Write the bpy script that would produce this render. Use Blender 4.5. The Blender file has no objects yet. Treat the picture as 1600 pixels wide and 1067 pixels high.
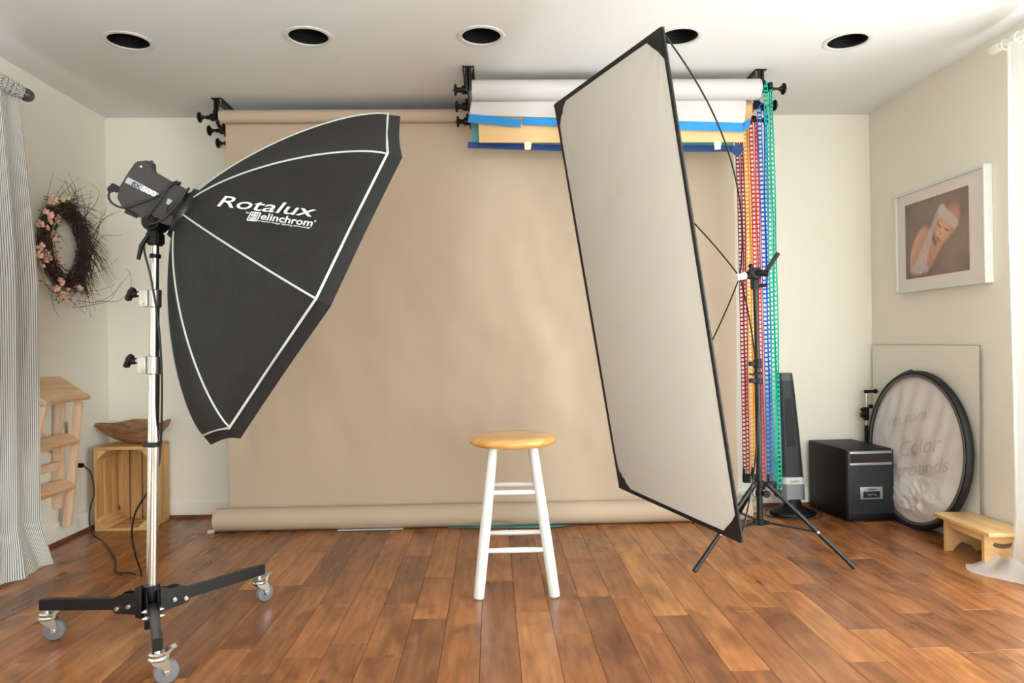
import bpy, bmesh, math, random
from mathutils import Vector, Matrix, noise
from mathutils.bvhtree import BVHTree
PI = math.pi
SC = bpy.context.scene
COL = SC.collection

# ------------------------------------------------------------------ camera
F_PX, YAW, PITCH, ROLL, CAM_H = 1100.0, .0288, .00286, -.014, .97
D, XL, XR, H = 4.084, -2.19, 2.241, 2.29          # back wall, side walls, ceiling
YF = -2.3                                         # wall behind the camera
_cy, _sy, _cp, _sp, _cr, _sr = math.cos(YAW), math.sin(YAW), math.cos(PITCH), math.sin(PITCH), math.cos(ROLL), math.sin(ROLL)
FW = Vector((_sy*_cp, _cy*_cp, _sp)); _r0 = Vector((_cy, -_sy, 0)); _u0 = _r0.cross(FW)
RT = _cr*_r0+_sr*_u0; UP = -_sr*_r0+_cr*_u0
EYE = Vector((0, 0, CAM_H))
cam = bpy.data.objects.new('camera', bpy.data.cameras.new('camera')); COL.objects.link(cam)
cam.data.sensor_width = 36; cam.data.lens = F_PX/1600*36; cam.data.clip_start = .02
cam.matrix_world = Matrix.Translation(EYE) @ Matrix((RT, UP, -FW)).transposed().to_4x4()
SC.camera = cam

def at(px, py, X=None, Y=None, Z=None):
    "world point where the sight line of a photo pixel meets a plane of the room"
    d = FW + RT*((px-800)/F_PX) + UP*((533.5-py)/F_PX)
    k, v = (0, X) if X is not None else (1, Y) if Y is not None else (2, Z)
    return EYE + d*((v-EYE[k])/d[k])
def at_plane(px, py, o, n):
    d = FW + RT*((px-800)/F_PX) + UP*((533.5-py)/F_PX)
    return EYE + d*((o-EYE).dot(n)/d.dot(n))

# ------------------------------------------------------------------ light
SC.view_settings.view_transform = 'Standard'; SC.view_settings.look = 'None'
SC.view_settings.gamma = 1; SC.view_settings.use_curve_mapping = False
SC.view_settings.exposure = -.16
world = bpy.data.worlds.new('daylight'); SC.world = world; world.use_nodes = True
world.node_tree.nodes['Background'].inputs[0].default_value = (.86, .93, 1, 1)
world.node_tree.nodes['Background'].inputs[1].default_value = 4.0
def area(name, loc, direction, sx, sy, power, color):
    l = bpy.data.lights.new(name, 'AREA'); l.shape = 'RECTANGLE'; l.size = sx; l.size_y = sy
    l.energy = power; l.color = color
    o = bpy.data.objects.new(name, l); COL.objects.link(o); o.location = loc
    o.rotation_euler = Vector(direction).to_track_quat('-Z', 'Y').to_euler()
    return o
area('daylight_behind_camera', (.5, YF+.02, 1.2), (-.08, 1, .34), 3.0, 1.9, 100, (.95, 1, .98))
area('daylight_right_window', (XR+.06, 1.3, 1.15), (-1, 0, .12), 2.7, 2.0, 170, (.94, 1, .97))
area('daylight_left_window', (XL-.06, 1.7, 1.1), (1, 0, .1), 2.0, 1.8, 34, (.95, .98, 1))

# ------------------------------------------------------------------ materials
def lin(c):
    return tuple((v/255/12.92 if v/255 <= .04045 else ((v/255+.055)/1.055)**2.4) for v in c) + (1,)
MATS = {}
def mat(name, rgb, rough=.6, metal=0, spec=.5, var=0, vscale=6, bump=0, bscale=60, coat=0, sheen=0, stretch=None, emis=0):
    m = bpy.data.materials.new(name); m.use_nodes = True; MATS[name] = m
    nt = m.node_tree; b = nt.nodes['Principled BSDF']
    b.inputs['Base Color'].default_value = lin(rgb); b.inputs['Roughness'].default_value = rough
    b.inputs['Metallic'].default_value = metal; b.inputs['Specular IOR Level'].default_value = spec
    b.inputs['Coat Weight'].default_value = coat; b.inputs['Sheen Weight'].default_value = sheen
    tc = nt.nodes.new('ShaderNodeTexCoord')
    src = tc.outputs['Object']
    if stretch:
        mp = nt.nodes.new('ShaderNodeMapping'); mp.inputs['Scale'].default_value = stretch
        nt.links.new(src, mp.inputs['Vector']); src = mp.outputs['Vector']
    if var:
        n = nt.nodes.new('ShaderNodeTexNoise'); n.inputs['Scale'].default_value = vscale; n.inputs['Detail'].default_value = 5
        nt.links.new(src, n.inputs['Vector'])
        r = nt.nodes.new('ShaderNodeValToRGB'); r.color_ramp.elements[0].position = .3; r.color_ramp.elements[1].position = .7
        r.color_ramp.elements[0].color = lin([max(0, c*(1-var)) for c in rgb]); r.color_ramp.elements[1].color = lin([min(255, c*(1+var)) for c in rgb])
        nt.links.new(n.outputs['Fac'], r.inputs['Fac']); nt.links.new(r.outputs['Color'], b.inputs['Base Color'])
    if bump:
        n = nt.nodes.new('ShaderNodeTexNoise'); n.inputs['Scale'].default_value = bscale; n.inputs['Detail'].default_value = 3
        nt.links.new(src, n.inputs['Vector'])
        bp = nt.nodes.new('ShaderNodeBump'); bp.inputs['Strength'].default_value = bump; bp.inputs['Distance'].default_value = .01
        nt.links.new(n.outputs['Fac'], bp.inputs['Height']); nt.links.new(bp.outputs['Normal'], b.inputs['Normal'])
    return m
def wood(name, light, dark, axis='Z', rough=.45, scale=9, knots=True, coat=0):
    m = bpy.data.materials.new(name); m.use_nodes = True; MATS[name] = m
    nt = m.node_tree; L = nt.links.new; b = nt.nodes['Principled BSDF']; b.inputs['Roughness'].default_value = rough
    b.inputs['Coat Weight'].default_value = coat
    tc = nt.nodes.new('ShaderNodeTexCoord'); mp = nt.nodes.new('ShaderNodeMapping')
    s = [1, 1, 1]; s['XYZ'.index(axis)] = .09; mp.inputs['Scale'].default_value = s
    L(tc.outputs['Object'], mp.inputs['Vector'])
    n = nt.nodes.new('ShaderNodeTexNoise'); n.inputs['Scale'].default_value = scale*4; n.inputs['Detail'].default_value = 6; n.inputs['Distortion'].default_value = .6
    L(mp.outputs['Vector'], n.inputs['Vector'])
    r = nt.nodes.new('ShaderNodeValToRGB'); r.color_ramp.elements[0].position = .32; r.color_ramp.elements[1].position = .62
    r.color_ramp.elements[0].color = lin(dark); r.color_ramp.elements[1].color = lin(light)
    L(n.outputs['Fac'], r.inputs['Fac']); out = r.outputs['Color']
    if knots:
        v = nt.nodes.new('ShaderNodeTexVoronoi'); v.inputs['Scale'].default_value = 5.5
        mp2 = nt.nodes.new('ShaderNodeMapping'); s2 = [1, 1, 1]; s2['XYZ'.index(axis)] = .55; mp2.inputs['Scale'].default_value = s2
        L(tc.outputs['Object'], mp2.inputs['Vector']); L(mp2.outputs['Vector'], v.inputs['Vector'])
        kr = nt.nodes.new('ShaderNodeValToRGB'); kr.color_ramp.elements[0].position = .05; kr.color_ramp.elements[1].position = .085
        kr.color_ramp.elements[0].color = (1, 1, 1, 1); kr.color_ramp.elements[1].color = (0, 0, 0, 1)
        L(v.outputs['Distance'], kr.inputs['Fac'])
        mx = nt.nodes.new('ShaderNodeMix'); mx.data_type = 'RGBA'; L(kr.outputs['Color'], mx.inputs[0]); L(out, mx.inputs[6])
        mx.inputs[7].default_value = lin([c*.5 for c in dark]); out = mx.outputs[2]
    L(out, b.inputs['Base Color'])
    return m
def attr_mat(name, attr='Col', rough=.6):
    m = bpy.data.materials.new(name); m.use_nodes = True; MATS[name] = m
    nt = m.node_tree; b = nt.nodes['Principled BSDF']; b.inputs['Roughness'].default_value = rough
    a = nt.nodes.new('ShaderNodeAttribute'); a.attribute_name = attr
    nt.links.new(a.outputs['Color'], b.inputs['Base Color']); return m

mat('wall_paint', (236, 231, 216), .75, spec=.3, bump=.04, bscale=180)
mat('ceiling_paint', (229, 230, 228), .85, spec=.2, bump=.05, bscale=140)
mat('trim_paint', (240, 236, 222), .4)
mat('shoe_wood', (112, 62, 38), .45, var=.15, vscale=20)
mat('black_plastic', (13, 13, 14), .5, spec=.3)
mat('black_metal', (14, 15, 17), .38, spec=.45)
mat('black_matte', (14, 14, 15), .7)
mat('baffle_black', (6, 6, 7), .6, spec=.2)
mat('grey_plastic', (56, 55, 55), .55, spec=.3)
mat('dark_grey_plastic', (34, 34, 35), .5, spec=.3)
mat('silver_label', (160, 168, 172), .4)
mat('label_white', (240, 240, 240), .5)
mat('label_black', (12, 12, 12), .5)
mat('chrome', (215, 212, 206), .13, metal=1)
mat('aluminium', (196, 194, 190), .34, metal=1)
mat('zinc', (205, 205, 198), .28, metal=1, bump=.05, bscale=80)
mat('rubber_grey', (112, 113, 116), .55)
mat('rubber_black', (22, 22, 22), .6)
mat('softbox_fabric', (31, 31, 30), .72, spec=.35, var=.12, vscale=14, bump=.2, bscale=55)
mat('softbox_edge', (20, 20, 21), .75, bump=.2, bscale=60)
mat('piping', (196, 205, 196), .6)
mat('inner_silver', (200, 200, 200), .4)
mat('diffuser', (235, 235, 232), .8)
mat('logo_white', (232, 234, 228), .6)
mat('tan_paper', (190, 170, 147), .72, spec=.35)
mat('white_paper', (198, 194, 191), .75, spec=.2)
mat('peach_paper', (226, 186, 136), .75, spec=.2)
mat('teal_paper', (90, 158, 158), .7)
mat('navy_tape', (22, 66, 130), .55)
mat('blue_tape', (22, 134, 204), .55, var=.05, vscale=9)
mat('blue_tape_thin', (72, 160, 222), .55)
mat('masking_tape', (244, 222, 190), .7)
mat('orange_tube', (190, 110, 70), .7)
mat('white_lacquer', (218, 218, 214), .35, coat=.2)
mat('frame_white', (214, 217, 211), .35, coat=.2)
mat('mat_board', (224, 215, 206), .8)
mat('scrim_edge', (24, 21, 20), .6)
mat('rod_fibre', (8, 8, 9), .45, spec=.3)
mat('clear_hub', (225, 224, 218), .25)
mat('chain_red', (176, 38, 62), .55, spec=.2); mat('chain_crimson', (198, 52, 70), .55, spec=.2)
mat('chain_yellow', (240, 166, 34), .55, spec=.2)
mat('chain_blue', (26, 92, 190), .55, spec=.2); mat('chain_green', (4, 160, 134), .55, spec=.2)
mat('heater_black', (13, 13, 14), .5, spec=.3)
mat('heater_front', (42, 45, 49), .45, spec=.35)
mat('heater_slot', (34, 20, 16), .5, bump=.6, bscale=220)
mat('brushed_silver', (190, 192, 195), .35, metal=.8)
mat('tower_grey', (66, 69, 72), .45)
mat('tower_foot', (128, 133, 137), .4, metal=.3)
mat('tower_label', (206, 206, 202), .4)
mat('pale_board', (228, 223, 208), .35, spec=.5); mat('board_edge', (120, 118, 108), .5)
mat('bag_rim', (14, 15, 22), .6, bump=.4, bscale=90)
mat('bag_blue', (16, 40, 140), .6)
mat('bag_mesh', (92, 90, 86), .6)
mat('muslin', (222, 216, 212), .85, bump=.25, bscale=22)
mat('faded_print', (166, 158, 146), .8)
mat('faded_print_light', (204, 197, 184), .8)
mat('twig', (66, 46, 40), .75, var=.25, vscale=30)
mat('petal', (236, 188, 172), .7, var=.06, vscale=40)
mat('petal_cream', (226, 206, 160), .7)
mat('leaf_olive', (112, 104, 62), .7, var=.2, vscale=40)
mat('rod_grey', (92, 88, 84), .35, metal=.4)
mat('rod_white', (236, 234, 224), .35)
mat('cord_black', (34, 33, 33), .5)
mat('crumple', (176, 172, 150), .35, bump=.5, bscale=40)
mat('outside', (225, 232, 235), 1)
wood('oak_light', (234, 202, 172), (216, 180, 146), 'Z', .5, 9, False)
wood('oak_step', (226, 190, 148), (208, 168, 124), 'Y', .5, 9, False)
wood('pine_z', (216, 172, 112), (190, 140, 82), 'Z', .55, 8)
wood('pine_x', (216, 172, 112), (190, 140, 82), 'X', .55, 8)
wood('pine_y', (222, 180, 122), (196, 148, 90), 'Y', .55, 8)
wood('maple_y', (232, 190, 134), (220, 172, 114), 'Y', .35, 6, False, .2)
wood('maple_x', (226, 180, 122), (212, 162, 104), 'X', .35, 6, True, .2)
wood('seat_wood', (232, 178, 104), (214, 156, 82), 'X', .25, 7, False, .4)
wood('bowl_wood', (164, 118, 78), (104, 68, 42), 'X', .55, 10)

# floor boards
def floor_material():
    m = bpy.data.materials.new('hardwood'); m.use_nodes = True; MATS['hardwood'] = m
    nt = m.node_tree; L = nt.links.new; b = nt.nodes['Principled BSDF']; N = nt.nodes.new
    a = N('ShaderNodeAttribute'); a.attribute_name = 'board'
    tc = N('ShaderNodeTexCoord'); mp = N('ShaderNodeMapping'); mp.inputs['Scale'].default_value = (1, .16, 1)
    L(tc.outputs['Object'], mp.inputs['Vector'])
    sh = N('ShaderNodeVectorMath'); sh.operation = 'SCALE'; sh.inputs['Scale'].default_value = 7.3
    L(a.outputs['Color'], sh.inputs[0])
    ad = N('ShaderNodeVectorMath'); L(mp.outputs['Vector'], ad.inputs[0]); L(sh.outputs[0], ad.inputs[1])
    sx = N('ShaderNodeSeparateColor'); L(a.outputs['Color'], sx.inputs[0])
    base = N('ShaderNodeValToRGB'); cr = base.color_ramp
    cr.elements[0].position = 0; cr.elements[0].color = lin((122, 77, 47)); cr.elements[1].position = 1; cr.elements[1].color = lin((174, 118, 68))
    e = cr.elements.new(.35); e.color = lin((142, 91, 54)); e = cr.elements.new(.7); e.color = lin((156, 100, 57))
    L(sx.outputs[0], base.inputs['Fac'])
    def ramp(src, p0, c0, p1, c1):
        r = N('ShaderNodeValToRGB'); r.color_ramp.elements[0].position = p0; r.color_ramp.elements[1].position = p1
        r.color_ramp.elements[0].color = c0; r.color_ramp.elements[1].color = c1; L(src, r.inputs['Fac']); return r.outputs['Color']
    def mixc(mode, f, A, B):
        x = N('ShaderNodeMix'); x.data_type = 'RGBA'; x.blend_type = mode; x.inputs[0].default_value = f; L(A, x.inputs[6]); L(B, x.inputs[7]); return x.outputs[2]
    g = N('ShaderNodeTexNoise'); g.inputs['Scale'].default_value = 40; g.inputs['Detail'].default_value = 2
    L(ad.outputs[0], g.inputs['Vector'])
    col = mixc('MULTIPLY', .55, base.outputs['Color'], ramp(g.outputs['Fac'], .34, (.66, .62, .6, 1), .64, (1.12, 1.11, 1.09, 1)))
    g2 = N('ShaderNodeTexNoise'); g2.inputs['Scale'].default_value = 9; g2.inputs['Detail'].default_value = 3; g2.inputs['Distortion'].default_value = 1.2
    L(ad.outputs[0], g2.inputs['Vector'])
    col = mixc('MULTIPLY', .8, col, ramp(g2.outputs['Fac'], .34, (.72, .67, .64, 1), .60, (1.12, 1.12, 1.12, 1)))
    mp3 = N('ShaderNodeMapping'); mp3.inputs['Scale'].default_value = (1, .6, 1); L(tc.outputs['Object'], mp3.inputs['Vector'])
    ad3 = N('ShaderNodeVectorMath'); L(mp3.outputs['Vector'], ad3.inputs[0]); L(sh.outputs[0], ad3.inputs[1])
    k = N('ShaderNodeTexNoise'); k.inputs['Scale'].default_value = 5.5; k.inputs['Detail'].default_value = 2.5; k.inputs['Distortion'].default_value = 1.0
    L(ad3.outputs[0], k.inputs['Vector'])
    col = mixc('MULTIPLY', .8, col, ramp(k.outputs['Fac'], .50, (1.06, 1.06, 1.06, 1), .70, (.60, .53, .48, 1)))
    wn = N('ShaderNodeTexNoise'); wn.inputs['Scale'].default_value = 30; wn.inputs['Detail'].default_value = 3; L(tc.outputs['Object'], wn.inputs['Vector'])
    ws = N('ShaderNodeVectorMath'); ws.operation = 'SCALE'; ws.inputs['Scale'].default_value = .035; L(wn.outputs['Color'], ws.inputs[0])
    wa = N('ShaderNodeVectorMath'); L(ws.outputs[0], wa.inputs[0]); L(ad3.outputs[0], wa.inputs[1])
    vo = N('ShaderNodeTexVoronoi'); vo.inputs['Scale'].default_value = 3.6; L(wa.outputs[0], vo.inputs['Vector'])
    col = mixc('MULTIPLY', .85, col, ramp(vo.outputs['Distance'], .04, (.30, .22, .18, 1), .10, (1, 1, 1, 1)))
    fg = N('ShaderNodeTexWave'); fg.inputs['Scale'].default_value = 9; fg.inputs['Distortion'].default_value = 9; fg.inputs['Detail'].default_value = 3; fg.inputs['Detail Scale'].default_value = 1.2; L(ad.outputs[0], fg.inputs['Vector'])
    col = mixc('MULTIPLY', .3, col, ramp(fg.outputs['Fac'], .1, (.72, .68, .64, 1), .6, (1.03, 1.03, 1.03, 1)))
    L(col, b.inputs['Base Color'])
    b.inputs['Roughness'].default_value = .27
    bp = N('ShaderNodeBump'); bp.inputs['Strength'].default_value = .05; bp.inputs['Distance'].default_value = .01
    L(g2.outputs['Fac'], bp.inputs['Height']); L(bp.outputs['Normal'], b.inputs['Normal'])
    return m
floor_material()
mat('seam_dark', (62, 36, 24), .7)

def stripe_material():
    m = bpy.data.materials.new('ticking_stripe'); m.use_nodes = True; MATS['ticking_stripe'] = m
    nt = m.node_tree; L = nt.links.new; b = nt.nodes['Principled BSDF']; N = nt.nodes.new
    uv = N('ShaderNodeUVMap'); sp = N('ShaderNodeSeparateXYZ'); L(uv.outputs[0], sp.inputs[0])
    mu = N('ShaderNodeMath'); mu.operation = 'MULTIPLY'; mu.inputs[1].default_value = 1/.0082; L(sp.outputs[0], mu.inputs[0])
    fr = N('ShaderNodeMath'); fr.operation = 'FRACT'; L(mu.outputs[0], fr.inputs[0])
    r = N('ShaderNodeValToRGB'); r.color_ramp.interpolation = 'CONSTANT'; e = r.color_ramp.elements
    e[0].position = 0; e[0].color = lin((242, 242, 236)); e[1].position = .6; e[1].color = lin((120, 120, 120))
    L(fr.outputs[0], r.inputs['Fac']); L(r.outputs['Color'], b.inputs['Base Color']); b.inputs['Roughness'].default_value = .85
    tr = N('ShaderNodeBsdfTranslucent'); L(r.outputs['Color'], tr.inputs['Color'])
    mx = N('ShaderNodeMixShader'); mx.inputs[0].default_value = .3; L(b.outputs[0], mx.inputs[1]); L(tr.outputs[0], mx.inputs[2])
    L(mx.outputs[0], nt.nodes['Material Output'].inputs['Surface'])
stripe_material()
def cloth_through(name, rgb, transp, transl):
    m = bpy.data.materials.new(name); m.use_nodes = True; MATS[name] = m
    nt = m.node_tree; L = nt.links.new; b = nt.nodes['Principled BSDF']; N = nt.nodes.new
    b.inputs['Base Color'].default_value = lin(rgb); b.inputs['Roughness'].default_value = .85
    tr = N('ShaderNodeBsdfTranslucent'); tr.inputs['Color'].default_value = lin(rgb)
    tp = N('ShaderNodeBsdfTransparent')
    m1 = N('ShaderNodeMixShader'); m1.inputs[0].default_value = transl; L(b.outputs[0], m1.inputs[1]); L(tr.outputs[0], m1.inputs[2])
    m2 = N('ShaderNodeMixShader'); m2.inputs[0].default_value = transp; L(m1.outputs[0], m2.inputs[1]); L(tp.outputs[0], m2.inputs[2])
    L(m2.outputs[0], nt.nodes['Material Output'].inputs['Surface'])
cloth_through('sheer', (248, 250, 250), .38, .5)
cloth_through('scrim_cloth', (194, 188, 177), .0, .35)
cloth_through('window_glass', (255, 255, 255), .92, 0)
cloth_through('bag_window', (206, 204, 200), .62, .2)
attr_mat('printed_photo', 'Col', .45)

# ------------------------------------------------------------------ mesh helpers
def frame(o, x, y, z):
    m = Matrix((Vector(x), Vector(y), Vector(z))).transposed().to_4x4(); m.translation = Vector(o); return m
def frame_z(o, z, hint=(0, 0, 1)):
    z = Vector(z).normalized(); h = Vector(hint)
    if abs(z.dot(h)) > .98: h = Vector((1, 0, 0))
    x = h.cross(z).normalized(); y = z.cross(x); return frame(o, x, y, z)
T = Matrix.Translation
class MB:
    def __init__(s): s.bm = bmesh.new()
    def raw(s, vs, fs):
        b = [s.bm.verts.new(v) for v in vs]
        for f in fs:
            try: s.bm.faces.new([b[i] for i in f])
            except ValueError: pass
        return s
    def merge(s, t, M=None):
        if M is not None: bmesh.ops.transform(t, matrix=M, verts=t.verts)
        me = bpy.data.meshes.new('tmp'); t.to_mesh(me); t.free(); s.bm.from_mesh(me); bpy.data.meshes.remove(me); return s
    def box(s, c, size, R=None, bev=0, seg=2):
        t = bmesh.new(); bmesh.ops.create_cube(t, size=1); bmesh.ops.scale(t, vec=size, verts=t.verts)
        if bev: bmesh.ops.bevel(t, geom=list(t.edges), offset=bev, segments=seg, affect='EDGES', profile=.6)
        M = T(Vector(c)) @ (R.to_4x4() if R is not None else Matrix()); return s.merge(t, M)
    def box2(s, a, b, bev=0):
        a = Vector(a); b = Vector(b); return s.box((a+b)/2, [abs(v) for v in (b-a)], bev=bev)
    def bar(s, p0, p1, w, h, hint=(0, 0, 1), bev=0):
        p0 = Vector(p0); p1 = Vector(p1); M = frame_z((p0+p1)/2, p1-p0, hint)
        t = bmesh.new(); bmesh.ops.create_cube(t, size=1); bmesh.ops.scale(t, vec=(w, h, (p1-p0).length), verts=t.verts)
        if bev: bmesh.ops.bevel(t, geom=list(t.edges), offset=bev, segments=2, affect='EDGES')
        return s.merge(t, M)
    def tube(s, pts, r, n=10, closed=False, caps=True):
        pts = [Vector(p) for p in pts]; N = len(pts); rr = r if isinstance(r, (list, tuple)) else [r]*N
        def tan(i):
            if closed: return (pts[(i+1) % N]-pts[i-1]).normalized()
            return (pts[min(i+1, N-1)]-pts[max(i-1, 0)]).normalized()
        t0 = tan(0); u = t0.orthogonal().normalized(); rings = []
        for i in range(N):
            t = tan(i); u = (u - t*u.dot(t))
            u = u.normalized() if u.length > 1e-6 else t.orthogonal().normalized()
            w = t.cross(u)
            rings.append([s.bm.verts.new(pts[i]+(u*math.cos(2*PI*k/n)+w*math.sin(2*PI*k/n))*rr[i]) for k in range(n)])
        for i in range(N if closed else N-1):
            A, B = rings[i], rings[(i+1) % N]
            for k in range(n): s.bm.faces.new((A[k], A[(k+1) % n], B[(k+1) % n], B[k]))
        if caps and not closed:
            s.bm.faces.new(list(reversed(rings[0]))); s.bm.faces.new(rings[-1])
        return s
    def cyl(s, p0, p1, r, r2=None, n=24, bev=0):
        p0 = Vector(p0); p1 = Vector(p1); r2 = r if r2 is None else r2; L = (p1-p0).length
        pr = [(0, 0), (r-bev, 0), (r, bev), (r2, L-bev), (r2-bev, L), (0, L)] if bev else [(0, 0), (r, 0), (r2, L), (0, L)]
        return s.lathe(pr, frame_z(p0, p1-p0), n)
    def lathe(s, prof, M=Matrix(), n=32, arc=2*PI):
        rings = []
        for r, z in prof:
            if r < 1e-6: rings.append([s.bm.verts.new(M @ Vector((0, 0, z)))])
            else: rings.append([s.bm.verts.new(M @ Vector((r*math.cos(2*PI*k/n), r*math.sin(2*PI*k/n), z))) for k in range(n)])
        for A, B in zip(rings, rings[1:]):
            for k in range(n):
                a, b, c, d = A[k % len(A)], A[(k+1) % n % len(A)], B[(k+1) % n % len(B)], B[k % len(B)]
                q = []
                for v in (a, b, c, d):
                    if v not in q: q.append(v)
                if len(q) > 2:
                    try: s.bm.faces.new(q)
                    except ValueError: pass
        return s
    def prism(s, poly, M=Matrix(), z0=0, z1=.01, bev=0, holes=()):
        t = bmesh.new(); es = []
        for loop in [poly]+list(holes):
            vs = [t.verts.new((p[0], p[1], z0)) for p in loop]
            es += [t.edges.new((vs[i], vs[(i+1) % len(vs)])) for i in range(len(vs))]
        if holes: bmesh.ops.triangle_fill(t, use_beauty=True, edges=es)
        else:
            t.faces.new([v for v in t.verts])
        g = bmesh.ops.extrude_face_region(t, geom=list(t.faces))
        bmesh.ops.translate(t, vec=(0, 0, z1-z0), verts=[v for v in g['geom'] if isinstance(v, bmesh.types.BMVert)])
        bmesh.ops.recalc_face_normals(t, faces=t.faces)
        if bev:
            ed = [e for e in t.edges if len(e.link_faces) == 2 and e.calc_face_angle(0) > .5]
            bmesh.ops.bevel(t, geom=ed, offset=bev, segments=2, affect='EDGES')
        return s.merge(t, M)
    def grid(s, fn, nu, nv, uvfn=None, closed=False):
        g = [[s.bm.verts.new(fn(i/nu, j/nv)) for j in range(nv+1)] for i in range(nu+1)]
        lay = s.bm.loops.layers.uv.verify() if uvfn else None
        for i in range(nu):
            for j in range(nv):
                f = s.bm.faces.new((g[i][j], g[i+1][j], g[i+1][j+1], g[i][j+1]))
                if lay:
                    for l, (a, b) in zip(f.loops, ((i, j), (i+1, j), (i+1, j+1), (i, j+1))): l[lay].uv = uvfn(a/nu, b/nv)
        return s
    def xf(s, M): bmesh.ops.transform(s.bm, matrix=M, verts=s.bm.verts); return s
    def build(s, name, m, parent=None, smooth=True, ang=40, recalc=True, label=None):
        if recalc: bmesh.ops.recalc_face_normals(s.bm, faces=s.bm.faces)
        me = bpy.data.meshes.new(name)
        o = bpy.data.objects.new(name, me)
        if parent is not None:
            W = world_of(parent); bmesh.ops.transform(s.bm, matrix=W.inverted(), verts=s.bm.verts)
            o.parent = parent
        s.bm.to_mesh(me); s.bm.free()
        if smooth:
            me.polygons.foreach_set('use_smooth', [True]*len(me.polygons)); me.set_sharp_from_angle(angle=math.radians(ang))
        for x in (m if isinstance(m, (list, tuple)) else [m]): me.materials.append(MATS[x])
        COL.objects.link(o)
        if label: o['label'] = label
        return o
def world_of(o):
    M = Matrix()
    while o is not None:
        M = o.matrix_basis @ M; o = o.parent
    return M
def tag(o, label, cat, group=None, kind=None):
    o['label'] = label; o['category'] = cat
    if group: o['group'] = group
    if kind: o['kind'] = kind
    return o
def thing(name, label, cat, loc=(0, 0, 0), group=None):
    o = bpy.data.objects.new(name, None); o.empty_display_size = .05; COL.objects.link(o); o.location = loc
    return tag(o, label, cat, group)
def struct(name, mb, m, parent=None, **k):
    o = mb.build(name, m, parent, **k)
    o['kind'] = 'structure'; return o
def copy_tree(o, parent=None):
    c = o.copy(); COL.objects.link(c); c.parent = parent
    for ch in list(o.children): copy_tree(ch, c)
    return c
def bez(P, n=16):
    "smooth curve through points (Catmull-Rom)"
    P = [Vector(p) for p in P]; Q = [P[0]*2-P[1]]+P+[P[-1]*2-P[-2]]; out = []
    for i in range(1, len(Q)-2):
        for k in range(n):
            t = k/n; a, b, c, d = Q[i-1:i+3]
            out.append(.5*((2*b)+(c-a)*t+(2*a-5*b+4*c-d)*t*t+(3*b-a-3*c+d)*t**3))
    out.append(P[-1]); return out
def quad_bez(a, c, b, n=20):
    a, b, c = Vector(a), Vector(b), Vector(c)
    return [a*(1-t)**2+c*2*t*(1-t)+b*t*t for t in [i/n for i in range(n+1)]]
def text_geo(body, size=1, shear=0, bold=0):
    "verts, faces of a line of lettering, origin at the left end of the base line"
    cu = bpy.data.curves.new('t', 'FONT'); cu.body = body; cu.size = size; cu.shear = shear; cu.offset = bold; cu.resolution_u = 3
    o = bpy.data.objects.new('t', cu); COL.objects.link(o); bpy.context.view_layer.update()
    me = bpy.data.meshes.new_from_object(o.evaluated_get(bpy.context.evaluated_depsgraph_get()))
    vs = [v.co.copy() for v in me.vertices]; fs = [tuple(p.vertices) for p in me.polygons]
    bpy.data.objects.remove(o); bpy.data.curves.remove(cu); bpy.data.meshes.remove(me)
    return vs, fs
def fit_text(body, shear=0, bold=0):
    "lettering scaled so that x runs 0..1 and the capital height is 1"
    vs, fs = text_geo(body, 1, shear, bold); x0 = min(v.x for v in vs); x1 = max(v.x for v in vs); ref = .73
    return [((v.x-x0)/(x1-x0), v.y/ref) for v in vs], fs

# ------------------------------------------------------------------ the room
rnd = random.Random(11)
def build_floor():
    t = MB(); bm = t.bm; cl = bm.loops.layers.float_color.new('board')
    pitch = .1225; g = .0013; k0 = int((XL-.073)/pitch)-1; faces = []
    k = k0
    while .073+k*pitch < XR+.02:
        x0 = .073+k*pitch; y = YF-rnd.random()*.8
        while y < D+.1:
            L = rnd.choice((.32, .45, .6, .75, .95, 1.15)); r = (rnd.random(), rnd.random(), rnd.random(), 1)
            a, b, c, d = x0+g, x0+pitch-g, y+g, min(y+L-g, D+.1)
            vs = [bm.verts.new(v) for v in ((a, c, 0), (b, c, 0), (b, d, 0), (a, d, 0))]
            f = bm.faces.new(vs)
            for l in f.loops: l[cl] = r
            e = .0012  # worn edge of each board dropping into the joint
            for p, q, (dx, dy) in ((0, 1, (0, -1)), (1, 2, (1, 0)), (2, 3, (0, 1)), (3, 0, (-1, 0))):
                n1 = bm.verts.new(vs[p].co+Vector((dx*e*.8, dy*e*.8, -e))); n2 = bm.verts.new(vs[q].co+Vector((dx*e*.8, dy*e*.8, -e)))
                f = bm.faces.new((vs[q], vs[p], n1, n2))
                for l in f.loops: l[cl] = r
            y += L
        k += 1
    f = bm.faces.new([bm.verts.new(v) for v in ((XL-.1, YF-.1, -.003), (XR+.1, YF-.1, -.003), (XR+.1, D+.1, -.003), (XL-.1, D+.1, -.003))]); f.material_index = 1
    return struct('floor', t, ['hardwood', 'seam_dark'], smooth=False, recalc=False)
build_floor()

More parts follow.
